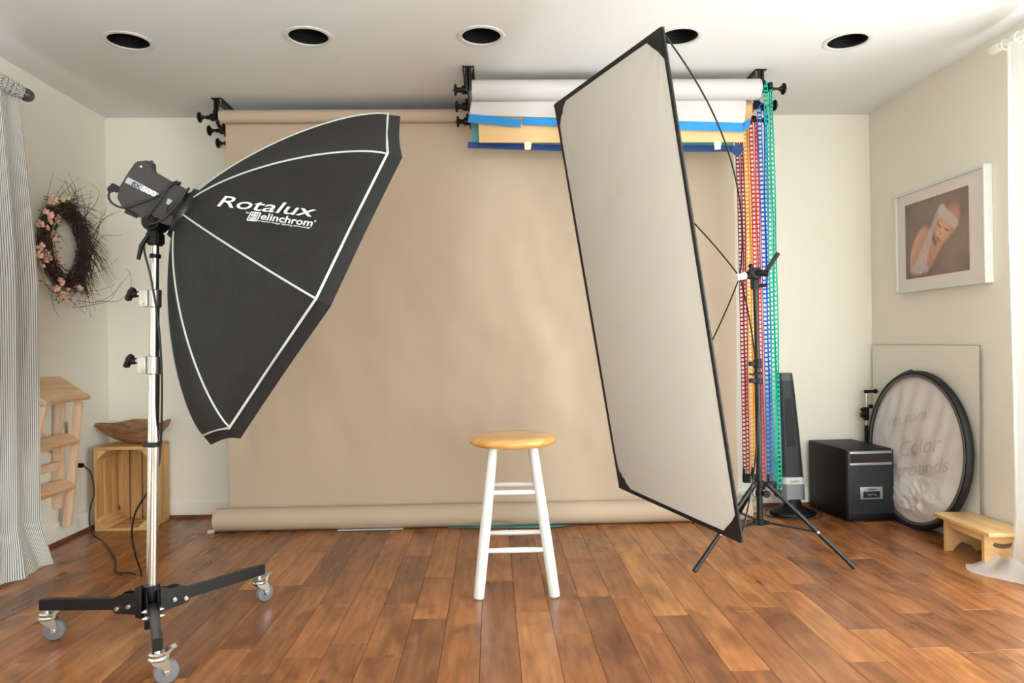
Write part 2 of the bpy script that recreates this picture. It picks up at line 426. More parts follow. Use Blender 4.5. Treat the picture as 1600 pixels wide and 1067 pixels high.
LIGHTS = [(201, 64), (482, 57), (752, 56), (1060, 57), (1324, 64)]
LP = [at(x, y, Z=H) for x, y in LIGHTS]
def circ(x, y, r, n=40): return [(x+r*math.cos(2*PI*i/n), y+r*math.sin(2*PI*i/n)) for i in range(n)]
t = MB(); t.prism([(XL-.1, YF-.1), (XR+.1, YF-.1), (XR+.1, D+.1), (XL-.1, D+.1)], z0=H, z1=H+.02, holes=[circ(p.x, p.y, .0895) for p in LP])
struct('ceiling', t, 'ceiling_paint', smooth=False)
struct('wall_back', MB().box2((XL-.1, D, -.01), (XR+.1, D+.1, H+.02)), 'wall_paint', smooth=False)
def wall_with_opening(name, axis, face, out, lo, hi, o0, o1, z0, z1):
    t = MB()
    def b(a0, a1, c0, c1):
        if axis == 'x': t.box2((face, a0, c0), (out, a1, c1))
        else: t.box2((a0, face, c0), (a1, out, c1))
    b(lo, o0, -.01, H+.02); b(o1, hi, -.01, H+.02); b(o0, o1, -.01, z0); b(o0, o1, z1, H+.02)
    return struct(name, t, 'wall_paint', smooth=False)
wall_with_opening('wall_left', 'x', XL, XL-.1, YF-.1, D, .8, 2.7, .2, 2.02)
wall_with_opening('wall_right', 'x', XR, XR+.1, YF-.1, D, -.1, 2.72, .12, 2.12)
wall_with_opening('wall_front', 'y', YF, YF-.1, XL, XR, -1.1, 2.1, .2, 2.15)
def window(name, axis, pos, o0, o1, z0, z1, mull):
    t = MB()
    def b(a0, a1, c0, c1, w=.04):
        if axis == 'x': t.box2((pos-w/2, a0, c0), (pos+w/2, a1, c1), bev=.003)
        else: t.box2((a0, pos-w/2, c0), (a1, pos+w/2, c1), bev=.003)
    b(o0, o1, z0, z0+.05); b(o0, o1, z1-.05, z1); b(o0, o0+.05, z0, z1); b(o1-.05, o1, z0, z1)
    for i in range(1, mull): m_ = o0+(o1-o0)*i/mull; b(m_-.025, m_+.025, z0, z1)
    w = struct(name, t, 'trim_paint')
    g = MB()
    if axis == 'x': g.box2((pos-.003, o0+.04, z0+.04), (pos+.003, o1-.04, z1-.04))
    else: g.box2((o0+.04, pos-.003, z0+.04), (o1-.04, pos+.003, z1-.04))
    g.build('pane', 'window_glass', w, smooth=False)
window('window_1', 'x', XL-.08, .8, 2.7, .2, 2.02, 2)
window('window_2', 'x', XR+.08, -.1, 2.72, .12, 2.12, 2)
window('window_3', 'y', YF-.07, -1.1, 2.1, .2, 2.15, 3)
def skirting(name, p0, p1, inn):
    p0 = Vector(p0); p1 = Vector(p1); inn = Vector(inn); d = p1-p0; L = d.length
    prof = [(0, .018), (.013, .018), (.013, .085), (.0105, .094), (.008, .098), (.006, .104), (0, .105)]
    M = frame(p0, inn, (0, 0, 1), d.normalized())
    return struct('baseboard_'+name, MB().prism(prof, M, 0, L), 'trim_paint', ang=25), M, L
for nm, p0, p1, inn in (('back', (XL, D-.0005, 0), (XR, D-.0005, 0), (0, -1, 0)), ('left', (XL+.0005, YF, 0), (XL+.0005, D, 0), (1, 0, 0)), ('right', (XR-.0005, 2.72, 0), (XR-.0005, D, 0), (-1, 0, 0))):
    o, M, L = skirting(nm, p0, p1, inn)
    i = {'back': 1, 'left': 2, 'right': 3}[nm]
    struct('trim_%d' % i, MB().prism([(0, .0005), (.02, .0005), (.0185, .01), (.013, .0178), (0, .0178)], M, 0, L), 'shoe_wood', ang=30)

# ------------------------------------------------------------------ recessed downlights
def downlight(label):
    t = thing('recessed_downlight', label, 'ceiling light', group='recessed downlights in a row')
    MB().lathe([(.083, .004), (.0835, -.004), (.09, -.006), (.1005, -.003), (.1015, 0), (.0885, .0005), (.0885, .012), (.083, .012), (.083, .004)], n=48).build('trim_ring', 'frame_white', t, ang=50)
    pr = [(.0828, .002)]
    for i in range(12): z = .006+i*.009; pr += [(.0822, z), (.0800, z+.006)]
    pr += [(.075, .12), (.045, .14), (0, .14)]
    MB().lathe(pr, n=48).build('baffle', 'baffle_black', t, ang=30)
    return t
dl_labels = ['white-rimmed black recessed ceiling light nearest the left wall', 'white-rimmed black recessed ceiling light above the octagonal softbox',
             'white-rimmed black recessed ceiling light in the middle, left of the white paper roll end', 'white-rimmed black recessed ceiling light partly hidden by the reflector panel corner',
             'white-rimmed black recessed ceiling light nearest the right wall']
d0 = downlight(dl_labels[0])
for i, p in enumerate(LP):
    o = d0 if i == 0 else copy_tree(d0)
    o.location = (p.x, p.y, H-.0005); o['label'] = dl_labels[i]

# ------------------------------------------------------------------ paper backdrops
def wob(x, y, s=1.0, seed=0): return noise.noise(Vector((x*s, y*s, seed)))
def spiral_roll(x0, x1, y, z, r, turns=1.0, r_in=.027, n=48):
    t = MB(); t.lathe([(r_in, 0), (r, 0), (r, x1-x0), (r_in, x1-x0), (r_in, 0)], frame((x0, y, z), (0, 1, 0), (0, 0, 1), (1, 0, 0)), n)
    return t
def brk(x, side, y0, z0, knobs, label, arm_bot):
    "ceiling bracket with three roller drives; side = -1 knobs to the left"
    t = thing('backdrop_bracket', label, 'bracket', (x, y0, H), group='ceiling brackets of the paper rolls')
    MB().box2((x-.028, y0-.005, H-.005), (x+.028, knobs[-1][1]+.03, H), bev=.001).build('ceiling_plate', 'black_metal', t)
    a = MB(); a.box2((x-.004, y0-.004, arm_bot), (x+.004, y0+.026, H-.004), bev=.001)
    a.box2((x-.014, y0-.004, arm_bot+.02), (x+.014, y0, H-.004), bev=.001)
    a.bar((x, y0+.012, arm_bot+.006), (x, knobs[-1][1]+.02, knobs[-1][2]-.02), .028, .007, (1, 0, 0), .001)
    a.build('hook_arm', 'black_metal', t)
    for dx in (-.017, .017):
        s = MB(); s.cyl((x+dx, y0+.013, H-.005), (x+dx, y0+.013, H-.011), .005, n=10); s.cyl((x+dx, y0+.013, H-.01), (x+dx, y0+.013, H-.03), .0018, n=8)
        s.build('screw', 'zinc', t)
    for kx, ky, kz in knobs:
        k = MB(); sg = side
        k.cyl((x+sg*.004, ky, kz), (x+sg*.034, ky, kz), .02, bev=.003)
        k.cyl((x+sg*.03, ky, kz), (x+sg*.058, ky, kz), .013, .010)
        k.cyl((x+sg*.05, ky, kz), (kx-sg*.006, ky, kz), .0065)
        k.cyl((kx-sg*.02, ky, kz), (kx-sg*.004, ky, kz), .011, .014)
        k.cyl((x+sg*.012, ky, kz+.014), (x+sg*.005, ky, kz+.033), .008, .004)
        k.prism([(0, -.004), (.013, .004), (.018, .018), (.012, .028), (.002, .03), (-.006, .02)], frame((x+sg*.012, ky+.004, kz+.012), (sg*.6, 0, -.0), (0, 0, 1), (0, -1, 0)), 0, .008)
        kk = k.build('roller_drive', 'black_plastic', t)
        d = MB(); d.lathe([(0, -.007), (.02, -.007), (.027, -.004), (.028, 0), (.025, .005), (.012, .007), (0, .009)], frame_z((kx, ky, kz), (sg, 0, 0)), 28)
        d.cyl((kx, ky, kz), (kx+sg*.016, ky, kz), .002, n=8); d.build('knob', 'black_plastic', kk)
    return t
RK = [(-1.53, 3.77, 2.190), (-1.53, 3.898, 2.159), (-1.53, 4.02, 2.125)]
brk(-1.437, -1, 3.762, 0, RK, 'black steel ceiling bracket with three roller knobs at the left end of the tan roll', 2.15)
FKy = [(3.39, 2.193), (3.50, 2.15), (3.615, 2.112)]
brk(-.094, -1, 3.342, 0, [(-.158, y, z) for y, z in FKy], 'black steel ceiling bracket with three roller knobs at the left end of the white roll', 2.15)
brk(1.33, 1, 3.391, 0, [(1.44, y, z) for y, z in FKy], 'black steel ceiling bracket with roller knobs at the right end of the white roll', 2.165)

tan = thing('paper_backdrop', 'wide tan seamless paper backdrop hanging from ceiling roll down to the floor', 'backdrop', (0, 3.79, 0))
spiral_roll(-1.425, 1.345, 3.782, 2.197, .0345).build('top_roll', 'tan_paper', tan)
SX0, SX1, SY = -1.412, 1.335, 3.817
def tan_sheet(u, v):
    x = SX0+(SX1-SX0)*u; z = 2.2-(2.2-.075)*v
    amp = .030*min(1, v*4)*min(1, (1-v)*5)
    crease = wob(x*3.0+z*.8, z*1.6-x*.7, 1, 4)
    y = SY+amp*(.5*wob(x*2.6, z*.5, 1, 3)+.55*crease+.42*wob(x*6+z, z*4, 1, 8)+.12*wob(x*14, z*9-x*3, 1, 12)) - .012*math.sin(PI*v)
    if v > .97: y -= 0
    return Vector((x, y, z))
MB().grid(tan_sheet, 160, 100).build('hanging_sheet', 'tan_paper', tan, ang=180, recalc=False)
r_ = MB(); fr_y, fr_r = 3.757, .0605
prof = []
def roll_fn(u, v):
    x = -1.468+(1.372+1.468)*u + .012*(v-.5); a = -PI*.5-.5+v*2*PI*1.15; r = fr_r*(1-.05*v)+.0012*wob(x*4, a*.7, 1, 5)
    dent = 0
    for dx, da, w, dd in ((.03, .1, .05, .010), (-.07, .25, .035, .006)):
        q = ((x-dx)/w)**2+((math.atan2(math.sin(a-(-2.5+da)), math.cos(a-(-2.5+da))))/.28)**2; dent += dd*math.exp(-q)
    r -= dent
    return Vector((x, fr_y+math.cos(a)*r, fr_r+.001+math.sin(a)*r))
r_.grid(roll_fn, 180, 64).build('floor_roll', 'tan_paper', tan, ang=180, recalc=False)
MB().grid(lambda u, v: Vector((-1.49+.03*u+.0*v, fr_y-.055+.02*u, .004+.018*v)), 2, 2).build('loose_edge', 'tan_paper', tan)

for i_, (kx, ky, kz) in enumerate(RK[1:]):
    tag(spiral_roll(-1.40, 1.335, ky, kz, .03).build('paper_roll', 'white_paper'), ('white' , 'white')[i_]+' rolled-up backdrop paper hidden behind the tan sheet, '+('middle', 'rearmost')[i_]+' of the rear rolls', 'paper roll')
brk(1.352, 1, 3.762, 0, [(1.40, y_, z_) for _, y_, z_ in RK], 'black steel ceiling bracket at the right end of the rear tan roll, behind the chains', 2.15)
wh = thing('paper_roll', 'white paper roll with taped sheet edge, top front of the right-hand rolls', 'paper roll', (.62, 3.39, 2.19))
spiral_roll(-.078, 1.318, 3.39, 2.19, .0495).build('roll', 'white_paper', wh)
def plane_quad(mb, pts, th=.0008, n=12):
    "thin strip through four corner points (tl, tr, br, bl)"
    a, b, c, d = [Vector(p) for p in pts]
    def f(u, v): return (a*(1-u)+b*u)*(1-v)+(d*(1-u)+c*u)*v
    nrm = (b-a).cross(d-a).normalized()*th
    mb.grid(f, n, 1); mb.grid(lambda u, v: f(u, v)+nrm, n, 1)
YW = 3.432
wt = [at(738, 158, Y=YW-.03), at(1166, 150, Y=YW-.03), at(1164, 192, Y=YW), at(733, 180, Y=YW)]
s_ = MB(); plane_quad(s_, [wt[0]+Vector((0, 0, .02)), wt[1]+Vector((0, 0, .0)), wt[2], wt[3]], .0006, 30); s_.build('hanging_sheet', 'white_paper', wh, recalc=False)
for nm, qs, mt in (('blue_tape', [(733, 178), (815, 186), (813, 199), (731, 191)], 'blue_tape'),
                   ('blue_tape', [(818, 183), (1000, 188), (1002, 203), (817, 195)], 'blue_tape'),
                   ('blue_tape', [(1000, 188), (1166, 192), (1162, 206), (1000, 201)], 'blue_tape'),
                   ('blue_tape', [(1161, 192), (1174, 184), (1171, 199), (1161, 206)], 'blue_tape')):
    s_ = MB(); plane_quad(s_, [at(x, y, Y=YW-.003) for x, y in qs], .0005); s_.build(nm, mt, wh, recalc=False)
pe = thing('paper_roll', 'peach paper roll and sheet hanging just behind the white one', 'paper roll', (.62, 3.5, 2.125))
spiral_roll(-.06, 1.308, 3.502, 2.122, .055).build('roll', 'peach_paper', pe)
s_ = MB(); YP = 3.452
plane_quad(s_, [at(747, 180, Y=YP), at(1160, 190, Y=YP), at(1164, 222, Y=YP), at(749, 223, Y=YP)], .0006, 20); s_.build('hanging_sheet', 'peach_paper', pe, recalc=False)
for qs in ([(819, 222), (831, 222), (829, 234), (820, 234)], [(1115, 219), (1127, 222), (1126, 233), (1117, 234)]):
    s_ = MB(); plane_quad(s_, [at(x, y, Y=YP-.003) for x, y in qs], .0006); s_.build('masking_tape', 'masking_tape', pe, recalc=False)
te = thing('paper_roll', 'teal paper roll with navy taped hem, lowest and rearmost of the right-hand rolls', 'paper roll', (.62, 3.6, 2.1))
YT = 3.57
spiral_roll(-.07, 1.3, 3.614, 2.108, .04).build('roll', 'teal_paper', te)
s_ = MB(); plane_quad(s_, [at(737, 170, Y=YT), at(1146, 180, Y=YT), at(1146, 230, Y=YT), at(737, 222, Y=YT)], .0006, 20); s_.build('hanging_sheet', 'teal_paper', te, recalc=False)
s_ = MB(); h_ = bez([at(731, 222, Y=YT-.006), at(760, 223, Y=YT-.006), at(900, 227, Y=YT-.006), at(1144, 228, Y=YT-.006)], 6)
for p, q in zip(h_, h_[1:]): s_.bar(p-Vector((0, 0, .014)), q-Vector((0, 0, .014)), .030, .008, (0, 1, 0))
s_.prism([(0, 0), (.05, .012), (.062, -.018), (.03, -.055), (.0, -.03)], frame(at(1143, 229, Y=YT-.01), (1, 0, 0), (0, 0, 1), (0, -1, 0)), 0, .006)
s_.build('navy_hem', 'navy_tape', te)
# sheets peeping out from under the floor roll
def under_sheet(name, label, pts, curl, m):
    t = MB(); a, b, c, d = [Vector(p) for p in pts]
    t.grid(lambda u, v: (a*(1-u)+b*u)*(1-v)+(d*(1-u)+c*u)*v+Vector((0, 0, .0035+curl*max(0, u-.8)**2*12)), 20, 4)
    t.grid(lambda u, v: (a*(1-u)+b*u)*(1-v)+(d*(1-u)+c*u)*v+Vector((0, 0, .0025+curl*max(0, u-.8)**2*12)), 20, 4)
    return tag(t.build(name, m, recalc=False), label, 'paper')
under_sheet('paper_sheet', 'teal paper sheet edge lying under the floor roll behind the stool', [at(700, 826.2, Z=0), at(868, 825.4, Z=0), at(900, 821.6, Z=0), at(700, 820, Z=0)], .006, 'teal_paper')
under_sheet('plastic_sheet', 'pale thin plastic sheet edge under the floor roll, left of the stool', [at(527, 830.4, Z=0), at(630, 828.2, Z=0), at(630, 824, Z=0), at(530, 826, Z=0)], .0, 'outside')

# ------------------------------------------------------------------ roller chains
def chain(label, m, Y, sA, sB, ztop_px, zbot_px, pitch=.0226, w=.0175):
    "loop of flat plastic ladder links; sA, sB = photo x of each strand at rows 225, 325, 690"
    rows = [(ztop_px, None), (225, 0), (325, 1), (690, 2), (zbot_px, None)]
    def xs(s, row):
        if row <= 325: return s[0]+(row-225)*(s[1]-s[0])/100
        return s[1]+(row-325)*(s[2]-s[1])/365
    c = thing('roller_chain', label, 'chain', at(xs(sB, 225), ztop_px, Y=Y), group='plastic chains for turning the backdrop rolls')
    for k, s in enumerate((sA, sB)):
        t = MB(); top = at(xs(s, ztop_px), ztop_px, Y=Y+.012*k); bot = at(xs(s, zbot_px), zbot_px, Y=Y+.012*k)
        z = top.z; n = int((top.z-bot.z)/pitch)
        for i in range(n):
            zc = top.z-(i+.5)*pitch
            f = (top.z-zc)/(top.z-bot.z); row = ztop_px+(zbot_px-ztop_px)*f
            x = at(xs(s, row), row, Y=Y+.012*k).x; y = Y+.012*k
            yaw = (.35 if k else -.35)+.25*math.sin(i*.21+k)
            R = Matrix.Rotation(yaw, 3, 'Z'); o = Vector((x, y, zc))
            a = w/2
            t.box(o+R@Vector((-a, 0, 0)), (.0035, .0055, pitch*1.0), R)
            t.box(o+R@Vector((a, 0, 0)), (.0035, .0055, pitch*1.0), R)
            t.box(o+R@Vector((0, 0, pitch*.37)), (w, .0075, pitch*.36), R)
        t.build('strand', m, c)
    # sprocket at the top, loop end with weight at the bottom
    a = at(xs(sA, ztop_px), ztop_px, Y=Y+.006); b = at(xs(sB, ztop_px), ztop_px, Y=Y+.006); mid = (a+b)/2; r = max(.012, abs(b.x-a.x)/2)
    t = MB(); t.tube([mid+Vector((-r*math.cos(q), 0, r*math.sin(q))) for q in [i*PI/10 for i in range(11)]], .006, 8); t.build('top_bend', m, c)
    a = at(xs(sA, zbot_px), zbot_px, Y=Y+.006); b = at(xs(sB, zbot_px), zbot_px, Y=Y+.006); mid = (a+b)/2
    t = MB(); t.tube([mid+Vector((-r*math.cos(q), 0, -r*math.sin(q))) for q in [i*PI/10 for i in range(11)]], .006, 8); t.build('bottom_bend', m, c)
    return c, mid
chains = [('crimson plastic ladder chain nearest the tan paper edge', 'chain_red', 3.90, (1151.5, 1155.5, 1163), (1158.5, 1162, 1168), 205, 740),
          ('yellow plastic ladder chain hanging between the two red ones', 'chain_yellow', 3.82, (1164.5, 1168, 1175), (1170, 1174, 1181), 190, 738),
          ('red plastic ladder chain passing behind the black stand pole', 'chain_crimson', 3.60, (1174, 1177.5, 1186), (1181.8, 1184.5, 1192), 186, 752),
          ('blue plastic ladder chain between the red and the green one', 'chain_blue', 3.47, (1188, 1191.5, 1200.5), (1196.5, 1198, 1206), 168, 750),
          ('green plastic ladder chain, outermost beside the tower heater', 'chain_green', 3.36, (1199, 1202, 1211), (1206.5, 1209.5, 1217), 134, 762)]
for i, (lb, m, Y, a, b, zt, zb) in enumerate(chains):
    c, mid = chain(lb, m, Y, a, b, zt, zb)
    w_ = MB(); w_.box(mid+Vector((0, 0, -.025)), (.04 if i < 1 else .03, .03, .05 if i < 1 else .035), bev=.006); w_.box(mid+Vector((-.014, 0, .005)), (.008, .026, .05), bev=.002)
    w_.build('chain_weight', 'black_plastic', c)
    sp = MB(); xx = at((a[0]+b[0])/2, zt, Y=Y+.006); sp.cyl(xx+Vector((-.008, 0, 0)), xx+Vector((.010, 0, 0)), .017, n=20, bev=.002); sp.build('sprocket', 'black_plastic', c)

# ------------------------------------------------------------------ softbox, strobe, stand
SBc = Vector((-.7030, 2.5615, 1.2308)); SU = Vector((.507, .001, .861)).normalized(); SN = Vector((.793, .388, -.467)).normalized()
SU = (SU-SN*SU.dot(SN)).normalized(); SS = SN.cross(SU).normalized()
if SS.y > 0: SS = -SS                          # towards the camera
R8 = .668
def rib_pt(k, t, r): a = k*PI/4; return SBc-SN*t+(SU*math.cos(a)+SS*math.sin(a))*r
sb = thing('softbox', 'large black octagonal softbox with white piping and printed logo, tilted down on the rolling stand', 'softbox', SBc-SN*.41)
def profile(v):
    t = .4125*math.sin(v*PI/2); return t, R8*(1-(t/.43)**1.27)**.714
panel0 = None
for k in range(8):
    def fn(u, v, k=k):
        t, r = profile(v); a = rib_pt(k, t, r); b = rib_pt(k+1, t, r); p = a*(1-u)+b*u
        sag = .035*math.sin(PI*u)*math.sin(PI*min(1, v*1.1))**1*(r/R8)
        ctr = SBc-SN*t; return p-(p-ctr).normalized()*sag*.6
    t = MB(); t.grid(fn, 12, 33); bmesh.ops.triangulate(t.bm, faces=t.bm.faces)
    if k == 1:
        panel_fn = fn; bmt = t.bm.copy(); bvh = BVHTree.FromBMesh(bmt)
    t.build('fabric_panel', 'softbox_fabric', sb, ang=180)
    e = MB(); e.tube([rib_pt(k, *profile(v/33)) for v in range(34)], .0033, 6); e.build('piping', 'piping', sb)
    # rim seam, lip of the recessed front and its inner face
    def lip(u, v, k=k):
        bow = -.012*math.sin(PI*u)*(1 if v > .5 else .6); a = rib_pt(k, -.040*v, R8*(1+.030*v)); b = rib_pt(k+1, -.040*v, R8*(1+.030*v)); p = a*(1-u)+b*u
        return p+(p-(SBc+SN*.040*v)).normalized()*bow
    l = MB(); l.grid(lip, 8, 2); l.grid(lambda u, v: lip(u, v)*.997+(SBc+SN*.040*v)*.003, 8, 2); l.build('rim_lip', 'softbox_edge', sb, ang=180)
    e = MB(); e.tube([lip(i/8, 0)+(lip(i/8, 0)-SBc).normalized()*.003-SN*.002 for i in range(9)], .004, 6); e.build('rim_piping', 'piping', sb)
f_ = MB(); f_.raw([rib_pt(k, -.012, R8*.985) for k in range(8)], [tuple(range(8))]); f_.raw([rib_pt(k, -.010, R8*.985) for k in range(8)], [tuple(range(8))])
f_.build('front_diffuser', 'diffuser', sb, smooth=False)
MB().lathe([(.07, -.012), (.092, -.012), (.094, .0), (.09, .012), (.074, .014), (.07, -.012)], frame(SBc-SN*.412, SU, SS, -SN), 40).build('speed_ring', 'black_metal', sb)
# printed logo on the near upper panel
def surf(px, py, off=.003):
    d = (FW+RT*((px-800)/F_PX)+UP*((533.5-py)/F_PX)).normalized()
    h = bvh.ray_cast(EYE, d)
    if h[0] is None: return None
    n = h[1] if h[1].dot(d) < 0 else -h[1]
    return h[0]+n*off
def decal(body, quad, m, parent, name, shear=0, bold=0, f=surf, sub=True):
    "lettering laid on a surface inside the parallelogram (base left, base right, cap left)"
    vs, fs = fit_text(body, shear, bold); (x0, y0), (x1, y1), (x2, y2) = quad
    bm = bmesh.new(); vv = [bm.verts.new((a, b, 0)) for a, b in vs]
    for q in fs:
        try: bm.faces.new([vv[i] for i in q])
        except ValueError: pass
    bmesh.ops.triangulate(bm, faces=bm.faces)
    for _ in range(7 if sub else 0):
        ed = [e for e in bm.edges if math.hypot((e.verts[0].co.x-e.verts[1].co.x)*8, e.verts[0].co.y-e.verts[1].co.y) > .22]
        if not ed: break
        bmesh.ops.subdivide_edges(bm, edges=ed, cuts=1); bmesh.ops.triangulate(bm, faces=bm.faces)
    for v in bm.verts:
        a, b = v.co.x, v.co.y; p = f(x0+(x1-x0)*a+(x2-x0)*b, y0+(y1-y0)*a+(y2-y0)*b)
        v.co = p if p is not None else Vector((0, 0, -1))
    t = MB(); t.bm.free(); t.bm = bm; return t.build(name, m, parent, smooth=False, recalc=False)
def cp(x, y, s=8.889, ox=330, oy=290): return (ox+x/s, oy+y/s)
decal('Rotalux', [cp(88, 292), cp(1400, 440), cp(210, 140)], 'logo_white', sb, 'logo_lettering', bold=.007)
decal('elinchrom', [cp(684, 474), cp(1402, 573), cp(722, 380)], 'logo_white', sb, 'logo_lettering', bold=.02)
decal('by', [cp(488, 388), cp(538, 395), cp(496, 362)], 'logo_white', sb, 'logo_lettering', bold=.01)
decal('creative image lighting technology', [cp(655, 503), cp(1384, 606), cp(664, 480)], 'logo_white', sb, 'logo_lettering', bold=.01)
lg = MB()
def seg_on(a, b, w):
    (ax, ay), (bx, by) = a, b; L = math.hypot(bx-ax, by-ay); nx, ny = -(by-ay)/L*w/2, (bx-ax)/L*w/2
    ps = [surf(ax+nx, ay+ny), surf(bx+nx, by+ny), surf(bx-nx, by-ny), surf(ax-nx, ay-ny)]
    if None not in ps: lg.raw(ps, [(0, 1, 2, 3)])
def lu(u, v): return cp(505+ (132)*u + 62*v, 487+14*u-113*v)
for a, b, w in (((0, 0), (1, 0), 1.6), ((1, 0), (1, 1), 1.8), ((1, 1), (0, 1), 1.6), ((0, 1), (0, 0), 1.8),
                ((.5, .06), (.5, .94), 1.2), ((.15, .55), (.85, .55), 1.3), ((.15, .38), (.85, .38), 1.0), ((.2, .12), (.8, .12), 1.1), ((.2, .25), (.8, .25), .9),
                ((.2, .68), (.8, .68), 1.0), ((.2, .85), (.8, .85), 1.1), ((.2, .12), (.2, .38), 1.0), ((.8, .12), (.8, .38), 1.0), ((.2, .6), (.2, .85), 1.0), ((.8, .6), (.8, .85), 1.0)):
    seg_on(lu(*a), lu(*b), w)
lg.build('logo_emblem', 'logo_white', sb, smooth=False, recalc=False)
lg = MB()
for i in range(10):
    a0, a1 = 2*PI*i/10, 2*PI*(i+1)/10; c0 = cp(1452, 501); seg_on((c0[0]+1.3*math.cos(a0), c0[1]+1.1*math.sin(a0)), (c0[0]+1.3*math.cos(a1), c0[1]+1.1*math.sin(a1)), .9)
lg.build('trademark_dot', 'logo_white', sb, smooth=False, recalc=False)

# strobe head
st = thing('studio_flash', 'grey studio flash head with wrapped cable, holding the softbox on the stand', 'studio light', SBc-SN*.5)
HW = .062                                       # half width of the head
o_side = SBc+SS*HW
def loc2(px, py, s=HW):
    p = at_plane(px, py, SBc+SS*s, SS)-SBc; return (p.dot(SN), p.dot(SU))
BF = frame(SBc, SN, SU, SN.cross(SU))
sgn = 1 if SN.cross(SU).dot(SS) > 0 else -1
sil = [loc2(*q) for q in [(212.4, 252.2), (231, 250.4), (238, 253.4), (238.5, 267.4), (266, 283.3), (292, 297), (272, 353), (258, 351), (233, 343), (217, 340), (191.7, 325.3), (183, 309.5), (186.2, 292.4), (200.2, 269.2)]]
hole = [loc2(*q) for q in [(219, 261), (223, 258.5), (229, 259), (229, 264.5), (224, 262.5)]]
b_ = MB(); b_.prism(sil, BF, -HW, HW, bev=.003, holes=[]); b_.build('housing', 'grey_plastic', st, ang=50)
MB().lathe([(0, 0), (.062, 0), (.066, .004), (.066, .03), (.074, .034), (.076, .05), (.07, .054), (0, .054)], frame(SBc-SN*.462, SU, SS, SN), 40).build('mount_collar', 'dark_grey_plastic', st)
def side(px, py, off=.0015):
    return at_plane(px, py, SBc+SS*(HW+off), SS)
def c4(x, y): return (160+x/8.207, 240+y/8.207)
def patch(pts, m, name, off=.0012):
    t = MB(); t.raw([side(*p, off) for p in pts], [tuple(range(len(pts)))]); t.raw([side(*p, off*.5) for p in pts], [tuple(range(len(pts)))]); return t.build(name, m, st, smooth=False)
patch([c4(505, 150), c4(560, 148), c4(562, 205), c4(512, 185)], 'label_black', 'handle_opening')
patch([c4(472, 165), c4(506, 150), c4(510, 184)], 'label_white', 'opening_bright_patch')  # bright part of the see-through handle hole, painted as a white patch
patch([c4(328, 300), c4(735, 515), c4(665, 555), c4(285, 368)], 'silver_label', 'label_strip')
patch([c4(840, 570), c4(898, 600), c4(880, 672), c4(815, 640)], 'silver_label', 'label_strip')
decal('BX', [c4(368, 402), c4(475, 452), c4(400, 355)], 'label_black', st, 'label_lettering', bold=.03, f=lambda x, y: side(x, y, .002), sub=False)
decal('500', [c4(492, 468), c4(668, 552), c4(528, 412)], 'label_white', st, 'label_lettering', bold=.03, f=lambda x, y: side(x, y, .002), sub=False)
v_ = MB()
for i in range(7):
    x = 300+i*24; v_.box((side(*c4(x, 722+i*11), .0)+side(*c4(x+8, 745+i*11), .0))/2, (.004, .004, .016), Matrix.Rotation(.5, 3, 'Y'))
v_.build('vent_slots', 'label_black', st)
k_ = MB()
for q in ((556, 105), (600, 108)): k_.cyl(side(*c4(*q), -.004), side(*c4(*q), .003), .0045, n=12)
k_.cyl(side(*c4(632, 110), -.02), side(*c4(632, 110), .002), .006, n=12)
k_.build('control_knob', 'label_black', st)
pl = MB(); a0 = at_plane(*c4(215, 470), SBc+SS*.02, SS); a1 = at_plane(*c4(105, 410), SBc+SS*.02, SS); pl.bar(a0, a1, .026, .022, SU, .003)
pl.bar(a1+SN*.006, at_plane(*c4(88, 490), SBc+SS*.02, SS), .018, .018, SS, .003); pl.build('power_plug', 'black_plastic', st)
# swivel under the head
PX0, PY0 = -1.107, 2.36
POLE_B = Vector((-1.134, 2.36, .10)); POLE_T = Vector((PX0, PY0, 1.335))
def pole(z): f = (z-POLE_B.z)/(POLE_T.z-POLE_B.z); return POLE_B+(POLE_T-POLE_B)*f
j = MB(); jc = pole(1.385)
j.cyl(jc+Vector((-.0, -.04, 0)), jc+Vector((0, .04, 0)), .03, n=28, bev=.004)
j.cyl(jc+Vector((0, -.052, 0)), jc+Vector((0, -.04, 0)), .02, n=20, bev=.003)
j.bar(jc, SBc-SN*.5, .04, .05, SS, .006)
j.bar(pole(1.315), jc, .034, .05, (0, 1, 0), .004)
j.bar(pole(1.31), pole(1.355), .042, .055, (0, 1, 0), .006)
j.tube([pole(1.34)+Vector((-.01, -.03, 0)), pole(1.31)+Vector((-.028, -.035, -.005)), pole(1.26)+Vector((-.038, -.035, 0))], [.006, .008, .006], 8)
j.build('tilt_bracket', 'black_plastic', st)

# cable
ca = thing('power_cable', 'black power cable wrapped round the flash head, down the stand to the wall socket', 'cable', (-1.5, 3.05, 0))
def hp(x, y, s): return at_plane(*c4(x, y), SBc+SS*s, SS)
w1 = bez([hp(92, 480, .02), hp(80, 560, .03), hp(130, 640, .05), hp(250, 692, .072), hp(380, 672, .074), hp(520, 620, .074), hp(700, 550, .074), hp(800, 480, .074), hp(900, 400, .07), hp(985, 375, .05),
          hp(990, 385, -.02), hp(900, 480, -.072), hp(700, 700, -.072), hp(600, 830, -.05), hp(560, 870, .0), hp(560, 850, .06), hp(620, 760, .076), hp(720, 620, .078), hp(850, 420, .076), hp(930, 365, .06),
          hp(960, 372, -.02), hp(860, 500, -.076), hp(660, 780, -.06), hp(575, 880, .0), hp(580, 895, .06), hp(680, 890, .078), hp(820, 800, .08), hp(960, 650, .08), hp(1080, 480, .078), hp(1110, 450, .05),
          hp(1090, 470, -.03), hp(980, 640, -.078), hp(780, 850, -.075), hp(640, 940, -.03), hp(600, 980, .02)], 6)
hd = w1[-1]
